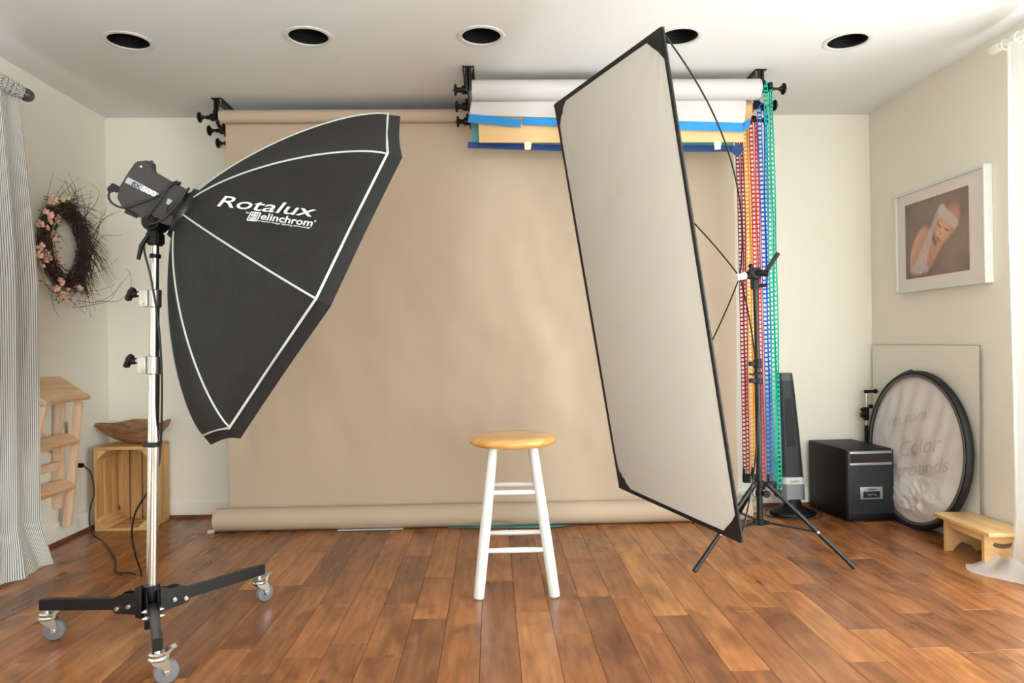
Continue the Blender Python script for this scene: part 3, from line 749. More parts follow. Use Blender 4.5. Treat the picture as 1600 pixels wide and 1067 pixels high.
down = bez([hd, pole(1.30)+Vector((-.022, -.03, 0)), pole(1.20)+Vector((.004, -.036, 0)), pole(1.05)+Vector((.022, -.02, 0)), pole(.9)+Vector((.030, -.012, 0)), pole(.78)+Vector((.026, .0, 0)),
            pole(.66)+Vector((.016, .018, 0)), pole(.56)+Vector((.0, .03, 0)), at(231, 768, Y=2.50), at(212, 800, Y=2.62), at(206, 835, Y=2.8), at(212, 868, Y=2.93), at(221, 899, Z=.005), at(205, 895, Z=.005), at(181, 893, Z=.005),
            at(180, 874, Z=.005), at(163, 848, Z=.006), at(143, 832, Y=3.66), at(140, 800, Y=3.7), at(147, 770, Y=3.72), at(142, 740, Y=3.72), at(130, 727, Y=3.73)], 8)
MB().tube(w1+down[1:], .0037, 8).build('cord', 'cord_black', ca)
pg = MB(); p0 = at(130, 727, Y=3.73); pg.bar(p0, Vector((XL+.012, 3.735, p0.z)), .024, .022, (0, 0, 1), .004); pg.build('wall_plug', 'black_plastic', ca)
ou = MB(); ou.box((XL+.004, 3.74, p0.z+.02), (.008, .07, .115), bev=.002); ou = tag(ou.build('wall_socket', 'trim_paint'), 'white wall socket behind the folding ladder with a black plug in it', 'socket')

# rolling stand
rs = thing('rolling_stand', 'chrome rolling light stand with black three-armed castored base on the left', 'light stand', (-1.134, 2.36, 0))
MB().cyl(pole(.10), pole(.90), .0175, n=32).build('lower_tube', 'chrome', rs)
MB().cyl(pole(.88), pole(1.15), .0148, n=32).build('middle_tube', 'chrome', rs)
MB().cyl(pole(1.12), pole(1.345), .0122, n=32).build('upper_tube', 'chrome', rs)
def collar(z0, z1, r, kz, kdx):
    t = MB(); t.cyl(pole(z0), pole(z1), r, n=32, bev=.003); c = pole((z0+z1)/2)
    t.box(c+Vector((-r-.008, -.004, 0)), (.026, .034, (z1-z0)*.9), bev=.003); t.cyl(c+Vector((-r-.012, -.024, -.012)), c+Vector((-r-.012, -.018, -.012)), .008, n=16)
    t.cyl(c+Vector((-r-.01, -.004, .015)), c+Vector((-r-.034, -.004, .015)), .008, n=16)
    p = t.build('clamp_collar', 'aluminium', rs)
    k = MB(); e = c+Vector((-r-.032, -.004, .015)); k.cyl(e, e+Vector((-.014, 0, 0)), .010, .012, n=16)
    k.tube([e+Vector((-.012, -.006, .020)), e+Vector((-.02, -.004, .008)), e+Vector((-.026, 0, -.004)), e+Vector((-.038, .002, -.018))], [.007, .012, .012, .008], 10)
    k.tube([e+Vector((-.012, 0, .018)), e+Vector((-.022, 0, .006)), e+Vector((-.03, 0, -.02))], [.008, .013, .007], 10)
    k.build('wing_knob', 'black_plastic', p)
collar(.885, .945, .024, 0, 0); collar(1.105, 1.165, .0205, 0, 0)
MB().cyl(pole(1.268), pole(1.282), .0175, n=24, bev=.002).build('cable_clip', 'black_plastic', rs)
t = MB(); t.cyl(pole(.645), pole(.662), .0205, n=24, bev=.002); t.box(pole(.654)+Vector((-.024, -.005, 0)), (.014, .01, .017), bev=.002); t.build('cable_strap', 'rubber_black', rs)
hubp = pole(.13)
t = MB(); t.cyl(hubp+Vector((0, 0, -.045)), hubp+Vector((0, 0, .062)), .026, n=32, bev=.002)
t.box(hubp+Vector((-.034, -.014, .012)), (.014, .03, .10), bev=.002); t.box(hubp+Vector((-.022, -.03, .012)), (.012, .014, .10), bev=.002)
t.box(hubp+Vector((-.004, -.026, -.05)), (.014, .01, .05), bev=.001)
t.build('hub_clamp', 'black_metal', rs)
arms = [(Vector((-1.495, 2.395, 0)), .128), (Vector((-.895, 2.70, 0)), .135), (Vector((-.975, 2.06, 0)), .118)]
def caster_local():
    "caster with its stem top at the origin"
    c = MB(); c.cyl((0, 0, -.004), (0, 0, .012), .009, n=16); c.lathe([(0, 0), (.02, 0), (.024, -.004), (.024, -.009), (.0225, -.012), (.024, -.014), (.026, -.018), (.024, -.023), (0, -.023)], n=28)
    for s in (-1, 1):
        c.prism([(-.02, -.018), (.022, -.018), (.030, -.03), (.034, -.052), (.029, -.066), (.018, -.066), (.010, -.046), (-.014, -.030)], frame((0, s*.0175, 0), (1, 0, 0), (0, 0, 1), (0, -1, 0)), -.0012, .0012)
    fk = c.build('caster', 'zinc', None)
    w = MB(); w.lathe([(.008, -.013), (.024, -.013), (.031, -.0115), (.0345, -.006), (.0352, 0), (.0345, .006), (.031, .0115), (.024, .013), (.008, .013), (.008, -.013)], frame((.022, 0, -.0615), (1, 0, 0), (0, 0, 1), (0, -1, 0)), 36)
    w.build('wheel', 'rubber_grey', fk)
    h = MB(); h.cyl((.022, -.023, -.0615), (.022, .023, -.0615), .006, n=14); h.lathe([(.022, -.0145), (.024, -.0145), (.024, -.0135)], frame((.022, 0, -.0615), (1, 0, 0), (0, 0, 1), (0, -1, 0)), 28); h.build('axle', 'zinc', fk)
    b = MB(); b.prism([(.004, -.006), (.024, .0), (.040, .007), (.050, .008), (.050, .006), (.040, .004), (.030, -.006), (.028, -.02), (.02, -.02)], frame((0, 0, 0), (1, 0, 0), (0, 0, 1), (0, -1, 0)), -.014, .014); b.build('brake_lever', 'zinc', fk)
    return fk
c0 = caster_local(); first = True
ctop = .0965
for (p, z), swiv in zip(arms, (.25, .9, .55)):
    d = Vector((p.x-hubp.x, p.y-hubp.y, 0)); L = d.length; d.normalize(); n_ = Vector((-d.y, d.x, 0))
    zc = ctop+.008+.018
    t = MB(); a = Vector((hubp.x, hubp.y, hubp.z))+d*.05; b = Vector((p.x, p.y, zc))+d*.02
    t.bar(a, b, .026, .036, (0, 0, 1), .002)
    am = t.build('base_arm', 'black_metal', rs)
    t = MB()
    for s in (-1, 1):
        t.prism([(.02, -.034), (.115, -.03), (.128, -.012), (.122, .012), (.105, .03), (.085, .036), (.06, .034), (.02, .05)], frame(Vector((hubp.x, hubp.y, hubp.z))+n_*s*.0165, d, (0, 0, 1), d.cross(Vector((0, 0, 1)))), -.0015, .0015)
    t.build('side_plate', 'black_metal', am)
    t = MB()
    for q, zz in ((.065, -.004), (.105, -.012)):
        t.cyl(hubp+d*q+n_*-.026+Vector((0, 0, zz)), hubp+d*q+n_*.026+Vector((0, 0, zz)), .0075, n=8)
        t.cyl(hubp+d*q+n_*-.032+Vector((0, 0, zz)), hubp+d*q+n_*.032+Vector((0, 0, zz)), .0045, n=10)
    t.build('bolt', 'zinc', am)
    c = c0 if first else copy_tree(c0)
    first = False
    c.parent = rs; c.matrix_basis = Matrix.Translation(Vector((p.x, p.y, ctop))-rs.location) @ Matrix.Rotation(swiv, 4, 'Z')

# ------------------------------------------------------------------ stool
so = thing('bar_stool', 'round wooden-topped stool with white legs standing in front of the tan backdrop', 'stool', (.082, 2.825, 0))
sc_ = Vector((.079, 2.83, 0))
MB().lathe([(0, .566), (.150, .566), (.162, .568), (.172, .575), (.1755, .584), (.174, .593), (.166, .600), (.152, .6035), (.09, .602), (0, .601)], T(sc_), 64).build('seat', 'seat_wood', so)
fa, ba = .07, .0     # leg positions: top and foot
feet = {}; tops = {}
for sx in (-1, 1):
    for sy in (-1, 1):
        fx = sc_.x+.003+sx*.1455; fy = sc_.y+sy*.147; tx = sc_.x-.001+sx*.078; ty = sc_.y+sy*.075
        if sy > 0: fx += .014 if sx > 0 else .004; fy -= .03
        feet[sx, sy] = Vector((fx, fy, 0)); tops[sx, sy] = Vector((tx, ty, .567))
        f, tt = feet[sx, sy], tops[sx, sy]; L = tt-f
        t = MB(); t.tube([f+L*q for q in (.0, .004, .012, .1, .4, .7, .9, 1.0)], [.015, .0188, .0205, .0208, .0212, .0198, .0188, .018], 24); t.build('leg', 'white_lacquer', so)
def leg_at(k, z): f, tt = feet[k], tops[k]; return f+(tt-f)*(z/.567)
for a, b, z in (((-1, -1), (1, -1), .392), ((-1, -1), (1, -1), .176), ((-1, 1), (1, 1), .386), ((-1, 1), (1, 1), .183), ((-1, -1), (-1, 1), .30), ((-1, -1), (-1, 1), .12), ((1, -1), (1, 1), .30), ((1, -1), (1, 1), .12)):
    p, q = leg_at(a, z), leg_at(b, z)
    t = MB(); t.tube([p+(q-p)*k for k in (0, .2, .35, .5, .65, .8, 1)], [.0085, .0100, .0106, .0108, .0106, .0100, .0085], 16); t.build('rung', 'white_lacquer', so)

# ------------------------------------------------------------------ reflector panel and its stand
Pc = Vector((.602, 2.878, 1.151)); Pn = Vector((.934, .304, .186)).normalized(); Pu = Vector((.315, -.948, -.033)); Pu = (Pu-Pn*Pu.dot(Pn)).normalized(); Pw = Pn.cross(Pu)
if Pw.z < 0: Pw = -Pw
PW, PH = .45, .9105
rf = thing('reflector_panel', 'tall rectangular white fabric diffuser panel in a thin black frame, tilted', 'reflector', Pc-Pw*PH)
def pp(u, v, n=0): return Pc+Pu*u*PW+Pw*v*PH+Pn*n
def cloth(u, v):
    a, b = u*2-1, v*2-1; w = .005*wob(a*3+b*2, b*5, 1, 2)+.004*wob(a*2-b*3, b*3, 1.7, 6)+.0016*wob(a*3+b*9, b*16-a*4, 1, 9)+.0012*math.sin(a*22+3*wob(b*4, a, 1, 3))*abs(wob(a*2, b*2, 1, 4))
    cr = max(0, (abs(a)+abs(b)-1.2))
    return pp(a*.99, b*.995, w*(1-max(abs(a), abs(b))**6)+.004*cr*math.sin(math.atan2(1.02-abs(b), 1.02-abs(a))*16))
t = MB(); t.grid(cloth, 90, 160); t.build('fabric', 'scrim_cloth', rf, ang=180, recalc=False)
t = MB()
cs = [pp(-1, 1), pp(1, 1), pp(1, -1), pp(-1, -1)]
for i in range(4):
    a, b = cs[i], cs[(i+1) % 4]; t.bar(a, b, .017, .010, Pn, .002)
t.build('frame', 'scrim_edge', rf)
for sx in (-1, 1):
    for sy in (-1, 1):
        t = MB(); a = pp(sx*1.012, sy*1.006)
        q = [a, pp(sx*.985, sy*.895), pp(sx*.935, sy*.925), pp(sx*.90, sy*.940), pp(sx*.84, sy*.965), pp(sx*.78, sy*.992)]
        vs = [p+Pn*.007 for p in q]+[p-Pn*.007 for p in q]
        t.raw(vs, [tuple(range(6)), tuple(range(11, 5, -1))]+[(i, i+6, (i+1) % 6+6, (i+1) % 6) for i in range(6)])
        t.build('corner_pocket', 'scrim_edge', rf)
HUB = Pc+Pn*.515
for sx in (-1, 1):
    for sy in (-1, 1):
        P0 = pp(sx*.985, sy*.985, .008); aa, bb = (.46, .25) if sy > 0 else (.42, .17)
        if sx < 0: aa, bb = .5, .13
        t = MB(); t.tube(quad_bez(P0, P0+(HUB-P0)*aa+Pn*bb, HUB, 24), .0032, 8); t.build('support_rod', 'rod_fibre', rf)
t = MB(); t.cyl(HUB-Pn*.02, HUB+Pn*.03, .016, n=20, bev=.003); t.build('hub', 'clear_hub', rf)
for sx in (-1, 1):
    for sy in (-1, 1):
        pass

ts = thing('light_stand', 'black tripod light stand holding the tall diffuser panel', 'light stand', (1.18, 3.1, 0))
bx, by = 1.181, 3.1
def V(*a): return Vector(a)
MB().cyl((bx, by, .15), (bx-.001, by, .90), .0135, n=24).build('lower_tube', 'black_metal', ts)
MB().cyl((bx, by, .85), (bx-.006, by, 1.215), .0105, n=24).build('upper_tube', 'black_metal', ts)
t = MB(); t.cyl((bx, by, .775), (bx, by, .80), .02, n=20, bev=.003); t.cyl((bx, by, .845), (bx, by, .885), .0175, n=20, bev=.003); t.cyl((bx, by, .815), (bx, by, .828), .018, n=20, bev=.002); t.build('tube_collar', 'black_plastic', ts)
t = MB(); t.box((bx-.025, by-.004, .865), (.03, .022, .02), bev=.003); t.box((bx-.025, by-.004, .79), (.03, .022, .02), bev=.003); t.prism([(0, 0), (-.035, .004), (-.045, .0), (-.03, -.006), (0, -.012)], frame((bx-.005, by-.012, .82), (1, 0, 0), (0, 0, 1), (0, -1, 0)), 0, .012)
t.build('clamp_knob', 'black_plastic', ts)
t = MB(); t.cyl((bx, by, .318), (bx, by, .345), .022, n=20, bev=.003)
lf = [Vector((1.505, 2.905, .011)), Vector((.83, 2.912, .011)), Vector((1.17, 3.49, .011))]
for p in lf: d = Vector((p.x-bx, p.y-by, 0)).normalized(); t.box(V(bx, by, .332)+d*.028, (.03, .016, .022), Matrix.Rotation(math.atan2(d.y, d.x), 3, 'Z'), bev=.002)
t.cyl((bx+.022, by-.02, .29), (bx+.022, by-.032, .29), .016, n=18, bev=.002); t.cyl((bx, by, .28), (bx, by, .30), .018, n=18)
t.build('leg_collar', 'black_plastic', ts)
t = MB(); t.cyl((bx, by, .148), (bx, by, .175), .019, n=20, bev=.003)
for p in lf: d = Vector((p.x-bx, p.y-by, 0)).normalized(); t.box(V(bx, by, .162)+d*.026, (.03, .014, .018), Matrix.Rotation(math.atan2(d.y, d.x), 3, 'Z'), bev=.002)
t.build('brace_collar', 'black_plastic', ts)
for p in lf:
    d = Vector((p.x-bx, p.y-by, 0)).normalized(); a = V(bx, by, .332)+d*.035
    t = MB(); t.tube([a, p], .0095, 14); t.cyl(p-(p-a).normalized()*.03, p, .0105, n=14); lg_ = t.build('leg', 'black_metal', ts)
    m_ = a+(p-a)*.58; t = MB(); t.bar(V(bx, by, .162)+d*.03, m_, .016, .007, (0, 0, 1), .001); t.build('brace', 'black_metal', lg_)
    t = MB(); t.cyl(m_-V(0, .014, 0), m_+V(0, .014, 0), .006, n=12); t.build('rivet', 'zinc', lg_)
# grip head joining stand and panel hub
g = MB(); tp = V(bx-.006, by, 1.215)
g.bar(tp+V(0, 0, -.02), tp+V(0, 0, .035), .032, .034, (0, 1, 0), .004)
g.cyl(tp+V(-.002, -.03, .05), tp+V(-.002, .03, .05), .027, n=24, bev=.004)
g.bar(HUB+Pn*.02, tp+V(-.012, 0, .05), .03, .03, (0, 0, 1), .005)
g.cyl(HUB+V(.045, 0, .01), HUB+V(.05, 0, .045), .006, n=12); g.cyl(HUB+V(.05, 0, .04), HUB+V(.052, 0, .055), .012, .009, n=14)
g.cyl(tp+V(0, -.03, .052), tp+V(.04, -.05, .046), .013, .015, n=16)
g.cyl(tp+V(.01, -.01, -.005), tp+V(.045, -.02, -.002), .008, .008, n=12)
gh = g.build('grip_head', 'black_plastic', ts)
g = MB(); g.bar(tp+V(.028, -.045, .05), tp+V(.083, -.06, .135), .018, .012, (0, 1, 0), .003); g.build('handle', 'black_plastic', gh)

# ------------------------------------------------------------------ left wall: striped curtain, rod, wreath, ladder, crate, bowl
def hang(x0, ya, yb, zt, zb_fn, waves, amp, name, m, seed, shift, pinch=.35, nu=420, nv=50):
    L = yb-ya; cl_len = [0]
    def y_of(u): return ya+L*u
    def fn(u, v):
        a = amp*(pinch+(1-pinch)*min(1, v*3))*(1+.25*math.sin(v*3+seed))
        ph = 2*PI*waves*u+1.2*wob(u*5, v*.6, 1, seed)+seed
        z = zt+(zb_fn(u)-zt)*v
        return Vector((x0+a*math.sin(ph)+.35*a*math.sin(2.3*ph+1.0)+shift(u, v).x, y_of(u)+.35*a*math.cos(ph)+shift(u, v).y, z))
    # arc length at mid height for the stripes
    acc = [0]
    for i in range(nu): acc.append(acc[-1]+(fn((i+1)/nu, .5)-fn(i/nu, .5)).length)
    t = MB(); t.grid(fn, nu, nv, lambda u, v: (acc[min(nu, int(round(u*nu)))], v*2)); return t
def sh(u, v):
    s = Vector((0, 0, 0)); s.y = (.075*min(1, v*2.5)**.8+.022*v)*(u**5) + (.03*max(0, v-.93)/.07*(u**2))*math.sin(u*40)
    s.x = .05*max(0, v-.9)*10*(.6+.4*math.sin(u*34)) - .018*u**8
    return s
cu = thing('striped_curtain', 'grey and white ticking striped curtain hanging to the floor at the left edge', 'curtain', (-2.08, 2.4, 0))
hang(-2.02, 1.2, 3.10, 2.072, lambda u: .012, 13, .022, 'c', 'm', 1.0, sh).build('cloth', 'ticking_stripe', cu, ang=180, recalc=False)
t = MB()
def hdr(u, v):
    ph = u*2*PI*190; a = v*2*PI; r = .020+.004*math.sin(ph)*math.sin(2*a+1)+.004*math.sin(ph*.37+2)
    return Vector((-2.025+math.cos(a)*r, 1.2+1.905*u, 2.09+math.sin(a)*r*1.35))
t.grid(hdr, 1500, 14, lambda u, v: (u*2.07*1.9+.02*math.sin(v*9+u*200), v)); t.build('gathered_heading', 'ticking_stripe', cu, ang=180)
cr = thing('curtain_rod', 'dark grey curtain rod with ball finial on the left wall', 'curtain rod', (-2.087, 3.25, 2.1))
MB().cyl((-2.025, 1.0, 2.09), (-2.025, 3.108, 2.09), .0125, n=20).build('rod', 'rod_grey', cr)
t = MB(); t.lathe([(0, -.012), (.014, -.012), (.015, -.004), (.009, 0), (.009, .006), (.02, .012), (.0275, .026), (.029, .04), (.025, .055), (.013, .067), (0, .07)], frame_z((-2.025, 3.108, 2.09), (0, 1, 0)), 28)
t.build('finial', 'rod_grey', cr)
t = MB(); t.box((XL+.006, 3.09, 2.09), (.012, .03, .07), bev=.003); t.bar((XL+.01, 3.09, 2.09), (-2.028, 3.09, 2.09), .012, .016, bev=.002); t.build('wall_bracket', 'rod_grey', cr)

# wreath
wr = thing('wreath', 'bare twig wreath with small pink blossoms hanging on the left wall', 'wreath', (XL, 3.64, 1.66))
rw = random.Random(5)
WC = Vector((0, 3.63, 1.50))
t = MB()
def ring_pt(a, r, x): return Vector((XL+.03+x, WC.y+math.cos(a)*r*.9, WC.z+math.sin(a)*r*1.06))
for i in range(330):
    a0 = rw.uniform(0, 2*PI); span = rw.uniform(.7, 2.0)*(-1); r0 = rw.gauss(.175, .021); x0 = rw.uniform(-.015, .03); n = 12
    drift = rw.gauss(0, .015); ph = rw.uniform(0, 6)
    pts = []
    for k in range(n+1):
        q = k/n; a = a0+span*q; r = r0+drift*q+.006*math.sin(ph+q*6); pts.append(ring_pt(a, r, x0+.01*math.sin(ph+q*4)))
    t.tube(pts, [.0017*(1-.5*k/n)+.0004 for k in range(n+1)], 5)
t.build('twig_ring', 'twig', wr)
t = MB()
for i in range(270):
    a0 = rw.choice((rw.uniform(-1.9, 2.2), rw.uniform(-PI, PI), rw.uniform(-.9, 1.2))); dirn = -1 if rw.random() < .85 else 1
    r0 = rw.gauss(.185, .015); x0 = rw.uniform(0, .03); L = rw.uniform(.10, .30); n = 9; ph = rw.uniform(0, 6)
    flare = rw.uniform(.06, .55); outx = rw.uniform(.0, .45); amp = rw.uniform(.2, .8)
    pts = []; 
    for k in range(n+1):
        q = k/n; a = a0-dirn*(-1)*-1*0 + dirn*L*4.2*q*.75; r = r0+L*flare*q**1.6; pts.append(ring_pt(a, r, x0+L*outx*q**1.5)+Vector((0, .004*math.sin(ph+q*9)*amp, .006*math.sin(ph*2+q*7)*amp)))
    t.tube(pts, [.0013*(1-.75*k/n)+.0003 for k in range(n+1)], 5)
    if rw.random() < .5:
        b = pts[5]; d = (pts[6]-pts[4]).normalized(); s = Vector((rw.uniform(0, .5), rw.uniform(-1, 1), rw.uniform(-1, 1)))
        t.tube([b, b+(d+s*.4)*.025, b+(d+s*.5)*.055], [.0011, .0008, .0004], 4)
# long sprays reaching towards the corner
for pts2 in ([(125, 480), (150, 475), (172, 468), (190, 440)], [(122, 470), (150, 472), (175, 460), (202, 428)], [(130, 375), (150, 350), (175, 335), (190, 330)], [(140, 400), (160, 370), (185, 368), (190, 366)],
             [(105, 455), (135, 455), (160, 452), (180, 445)], [(80, 460), (84, 480), (92, 495)], [(100, 460), (120, 478), (135, 492)], [(105, 330), (118, 300), (106, 268)], [(120, 310), (110, 290), (86, 278)],
             [(130, 340), (148, 320), (155, 300), (140, 285)], [(138, 380), (160, 345), (178, 332)], [(150, 470), (185, 470), (203, 450), (204, 430), (196, 418)]):
    X0 = XL+.04; P = [at(x, y, X=X0+.10*i_) for i_, (x, y) in enumerate(pts2)]
    b = bez(P, 6); t.tube(b, [.0016*(1-.7*k/len(b)) for k in range(len(b))], 5)
t.build('loose_twigs', 'twig', wr)
def blossom(parent, p, s, m):
    t = MB(); ax = Vector((1, rw.uniform(-.7, .2), rw.uniform(-.5, .5))).normalized(); M = frame_z(p, ax)
    for k in range(5):
        a = 2*PI*k/5+rw.random(); c = Matrix.Rotation(a, 4, 'Z')
        def pf(u, v): 
            th = (u-.5)*1.25; rr = s*v*(1-.25*abs(u-.5)*2*v); return M @ c @ Vector((rr*math.cos(th), rr*math.sin(th), .45*s*v*v*(.6+.5*abs(u-.5))))
        t.grid(pf, 4, 4)
    t.cyl(M @ Vector((0, 0, 0)), M @ Vector((0, 0, s*.25)), s*.12, n=6)
    return t.build('blossom', m, parent, ang=180)
fl = [(84, 310), (79, 318), (88, 318), (96, 312), (103, 308), (70, 330), (78, 335), (86, 345), (62, 350), (90, 340), (73, 355), (80, 362), (83, 372), (63, 385), (71, 395), (60, 398), (69, 406), (76, 402), (64, 416), (90, 412), (93, 408), (88, 400),
      (67, 438), (73, 440), (92, 438), (95, 440), (88, 450), (104, 455), (96, 460), (110, 460), (92, 466), (117, 476), (100, 468), (128, 455), (122, 452), (76, 345)]
for i, (x, y) in enumerate(fl):
    blossom(wr, at(x+rw.uniform(-1, 1), y+rw.uniform(-1, 1), X=XL+rw.uniform(.055, .08)), rw.uniform(.016, .024), 'petal_cream' if i in (3, 4, 2, 22) else 'petal')
t = MB()
for i in range(230):
    x, y = rw.choice(fl); p = at(x+rw.gauss(0, 5), y+rw.gauss(0, 5), X=XL+rw.uniform(.045, .07)); M = frame_z(p, (1, rw.uniform(-1, 1), rw.uniform(-1, 1))); s = rw.uniform(.006, .012)
    t.grid(lambda u, v: M @ Vector((s*(v-.5)*2, s*.45*(u-.5)*2*math.sin(PI*min(.98, max(.02, v))), .2*s*(u-.5)**2)), 2, 4)
t.build('leaves', 'leaf_olive', wr, ang=180)

# wooden folding step ladder hung on the wall
ld = thing('step_ladder', 'small folding wooden step ladder hung flat on the left wall beside the curtain', 'ladder', (XL, 3.36, .1))
YFAR, YNEAR = 3.58, 3.12
def board(pts, y0, y1, th, name, m):
    "board whose end outline edge runs a-b in the (x,z) plane"
    (ax, az), (bx_, bz) = pts; d = Vector((bx_-ax, 0, bz-az)); n = Vector((-d.z, 0, d.x)).normalized()*th
    if n.z > 0: n = -n
    t = MB(); P = [Vector((ax, 0, az)), Vector((bx_, 0, bz)), Vector((bx_, 0, bz))+n, Vector((ax, 0, az))+n]
    t.prism([(p.x, p.z) for p in P], frame((0, 0, 0), (1, 0, 0), (0, 0, 1), (0, -1, 0)), -y1, -y0, bev=.0025); return t.build(name, m, ld)
def xz(px, py, Y): p = at(px, py, Y=Y); return (p.x, p.z)
a = xz(143, 619, 3.62); b = at(91, 588, X=XL+.012); board([(XL+.008, b.z), a], 3.265, 3.622, .022, 'top_board', 'oak_step')
for (fp, bp) in (((124, 688), (104, 676)), ((119, 759), (100, 747))):
    a = xz(*fp, YFAR-.01); b = xz(*bp, YFAR-.01); board([b, a], YNEAR, YFAR-.002, .022, 'step', 'oak_step')
def rail(p0, p1, y, w, th, name):
    a, b = xz(*p0, y), xz(*p1, y); t = MB(); t.bar((a[0], y, a[1]), (b[0], y, b[1]), w, th, (0, 1, 0), .002); return t.build(name, 'oak_light', ld)
rail((123, 628), (105, 822), YFAR+.012, .04, .022, 'front_rail'); 
a, b = xz(123, 628, YFAR), xz(105, 822, YFAR)
t = MB(); t.bar((a[0], 3.30, a[1]), (b[0], YNEAR+.01, b[1]), .04, .022, (0, 1, 0), .002); t.build('front_rail', 'oak_light', ld)
for y in (YFAR-.02, YNEAR+.12):
    a, b = (XL+.035, .735), (XL+.022, .185)
    t = MB(); t.bar((a[0]+.01, y, a[1]), (b[0], y, b[1]), .05, .018, (0, 1, 0), .002); t.build('rear_rail', 'oak_light', ld)
t = MB(); t.box((XL+.045, (YFAR+YNEAR)/2, .40), (.016, YFAR-YNEAR-.05, .04), bev=.002)
t.bar((XL+.045, YFAR-.05, .47), (XL+.045, YFAR-.22, .60), .03, .014, (1, 0, 0), .002); t.build('cross_bar', 'oak_light', ld)
t = MB(); a = Vector((*[xz(108, 660, YFAR)[0]], YFAR-.02, xz(108, 660, YFAR)[1])); t.bar(a, (XL+.05, YFAR-.04, .57), .010, .003, (0, 1, 0)); t.cyl(a+Vector((0, -.01, 0)), a+Vector((0, .004, 0)), .009, n=14); t.bar(a, a+Vector((.0, 0, -.05)), .012, .004, (0, 1, 0)); t.build('hinge', 'zinc', ld)

# crate
CX0, CX1, CY0, CY1, CZ = -2.128, -1.838, 3.815, 4.05, .447
ct = thing('wooden_crate', 'knotty pine crate standing on end beside the left wall with a bowl on it', 'crate', ((CX0+CX1)/2, (CY0+CY1)/2, 0))
MB().box2((CX0, CY0, CZ-.016), (CX1, CY1, CZ), bev=.002).build('top_board', 'pine_x', ct)
for i in range(3):
    y = CY0+.0+i*.08; MB().box2((CX0, y, .0), (CX1, y+.070, .014), bev=.002).build('bottom_slat', 'pine_x', ct)
for i in range(3):
    y = CY0+i*.0815
    for xx in (CX0, CX1-.011): MB().box2((xx, y, .0142), (xx+.011, y+.07, CZ-.0162), bev=.002).build('side_slat', 'pine_z', ct)
for i in range(4):
    x = CX0+.0115+i*.068; MB().box2((x, CY1-.012, .0144), (x+.060, CY1, CZ-.0164), bev=.002).build('back_slat', 'pine_z', ct)
for zx in ((CX0+.011, 1, .0142, 1), (CX1-.011, -1, .0142, 1), (CX0+.011, 1, CZ-.0162, -1), (CX1-.011, -1, CZ-.0162, -1)):
    x, sx, z, sz = zx; s = .055 if sx > 0 or sz > 0 else .04
    t = MB(); t.prism([(x, z), (x+sx*s, z), (x, z+sz*s)], frame((0, 0, 0), (1, 0, 0), (0, 0, 1), (0, -1, 0)), -(CY1-.0125), -(CY0+.004), bev=.001); t.build('corner_block', 'pine_y', ct)

bw = MB()
BCn = Vector((-1.945, 3.945, CZ)); 
def bowl_fn(sc2, zoff):
    def f(u, v):
        a = 2*PI*u; ca, sa = math.cos(a), math.sin(a)
        tip = 1+.42*max(0, -ca)**6
        rx = .178*tip*(1 if ca < 0 else .93)*sc2; ry = .10*sc2*(1-.15*abs(ca)**4)
        q = v**.62; z = .004+.090*(v**1.7)
        n_ = .006*wob(ca*2, sa*2+v*3, 1.3, 2); rim = ((.028 if ca < 0 else .012)*(abs(ca)**2.5)*v+.016*max(0, math.sin(a+.5))*v+.020*max(0, sa)*v*(1-.6*abs(math.sin(a*1.5)))+.02*wob(ca*1.5, sa*1.5, 1, 9)*v)-.006*v
        return BCn+Vector((ca*rx*q*(1+n_*6), sa*ry*q*(1+n_*6), z+rim+zoff))
    return f
bw.grid(bowl_fn(1, 0), 72, 16); 
bw.grid(lambda u, v: bowl_fn(.90, .012)(u, v)+Vector((0, 0, -.010*v)), 72, 16)
def rimf(u, v): a = bowl_fn(1, 0)(u, 1); b = bowl_fn(.90, .012)(u, 1)+Vector((0, 0, -.010)); return a*(1-v)+b*v
bw.grid(rimf, 72, 2)
bmesh.ops.remove_doubles(bw.bm, verts=bw.bm.verts, dist=.0002)
tag(bw.build('wooden_bowl', 'bowl_wood', ang=60), 'rough carved brown wooden bowl with pointed ends sitting on the crate', 'bowl')

# ------------------------------------------------------------------ right side: heaters, disc, board, stands, step, picture, sheer curtain
hb = thing('box_heater', 'black box-shaped infrared heater with silver trim on its front, on the floor', 'heater', (1.99, 3.86, 0))
HM = frame((1.862, 3.662, .0), Vector((.272, .02, 0)).normalized(), Vector((-.02, .272, 0)).normalized(), (0, 0, 1))
def hbx(mb, a, b, bev=0):
    a = Vector(a); b = Vector(b); mb.box((a+b)/2, [abs(v) for v in (b-a)], bev=bev); return mb
W_, DP, HT = .262, .385, .385
hbx(MB(), (0, .012, .012), (W_, DP, HT), .008).xf(HM).build('cabinet', 'heater_black', hb)
fr = MB(); hbx(fr, (.004, -.004, .014), (W_-.002, .014, HT-.006), .004)
fr.xf(HM).build('front_panel', 'heater_front', hb)
t = MB(); hbx(t, (.022, -.0065, HT-.07), (.226, -.003, HT-.022)); t.xf(HM).build('grille', 'heater_slot', hb)
for z in (HT-.023, HT-.083):
    t = MB(); hbx(t, (.012, -.013, z), (.246, -.003, z+.013), .003); t.xf(HM).build('silver_trim', 'brushed_silver', hb)
t = MB(); hbx(t, (.034, -.0065, .105), (.226, -.003, .205), .002); t.xf(HM).build('inset_panel', 'heater_front', hb)
t = MB(); hbx(t, (.068, -.011, .122), (.192, -.006, .187), .002); pn = t.xf(HM).build('control_panel', 'brushed_silver', hb)
t = MB(); hbx(t, (.083, -.0125, .130), (.176, -.0105, .164), .001); t.xf(HM).build('display', 'label_black', pn)
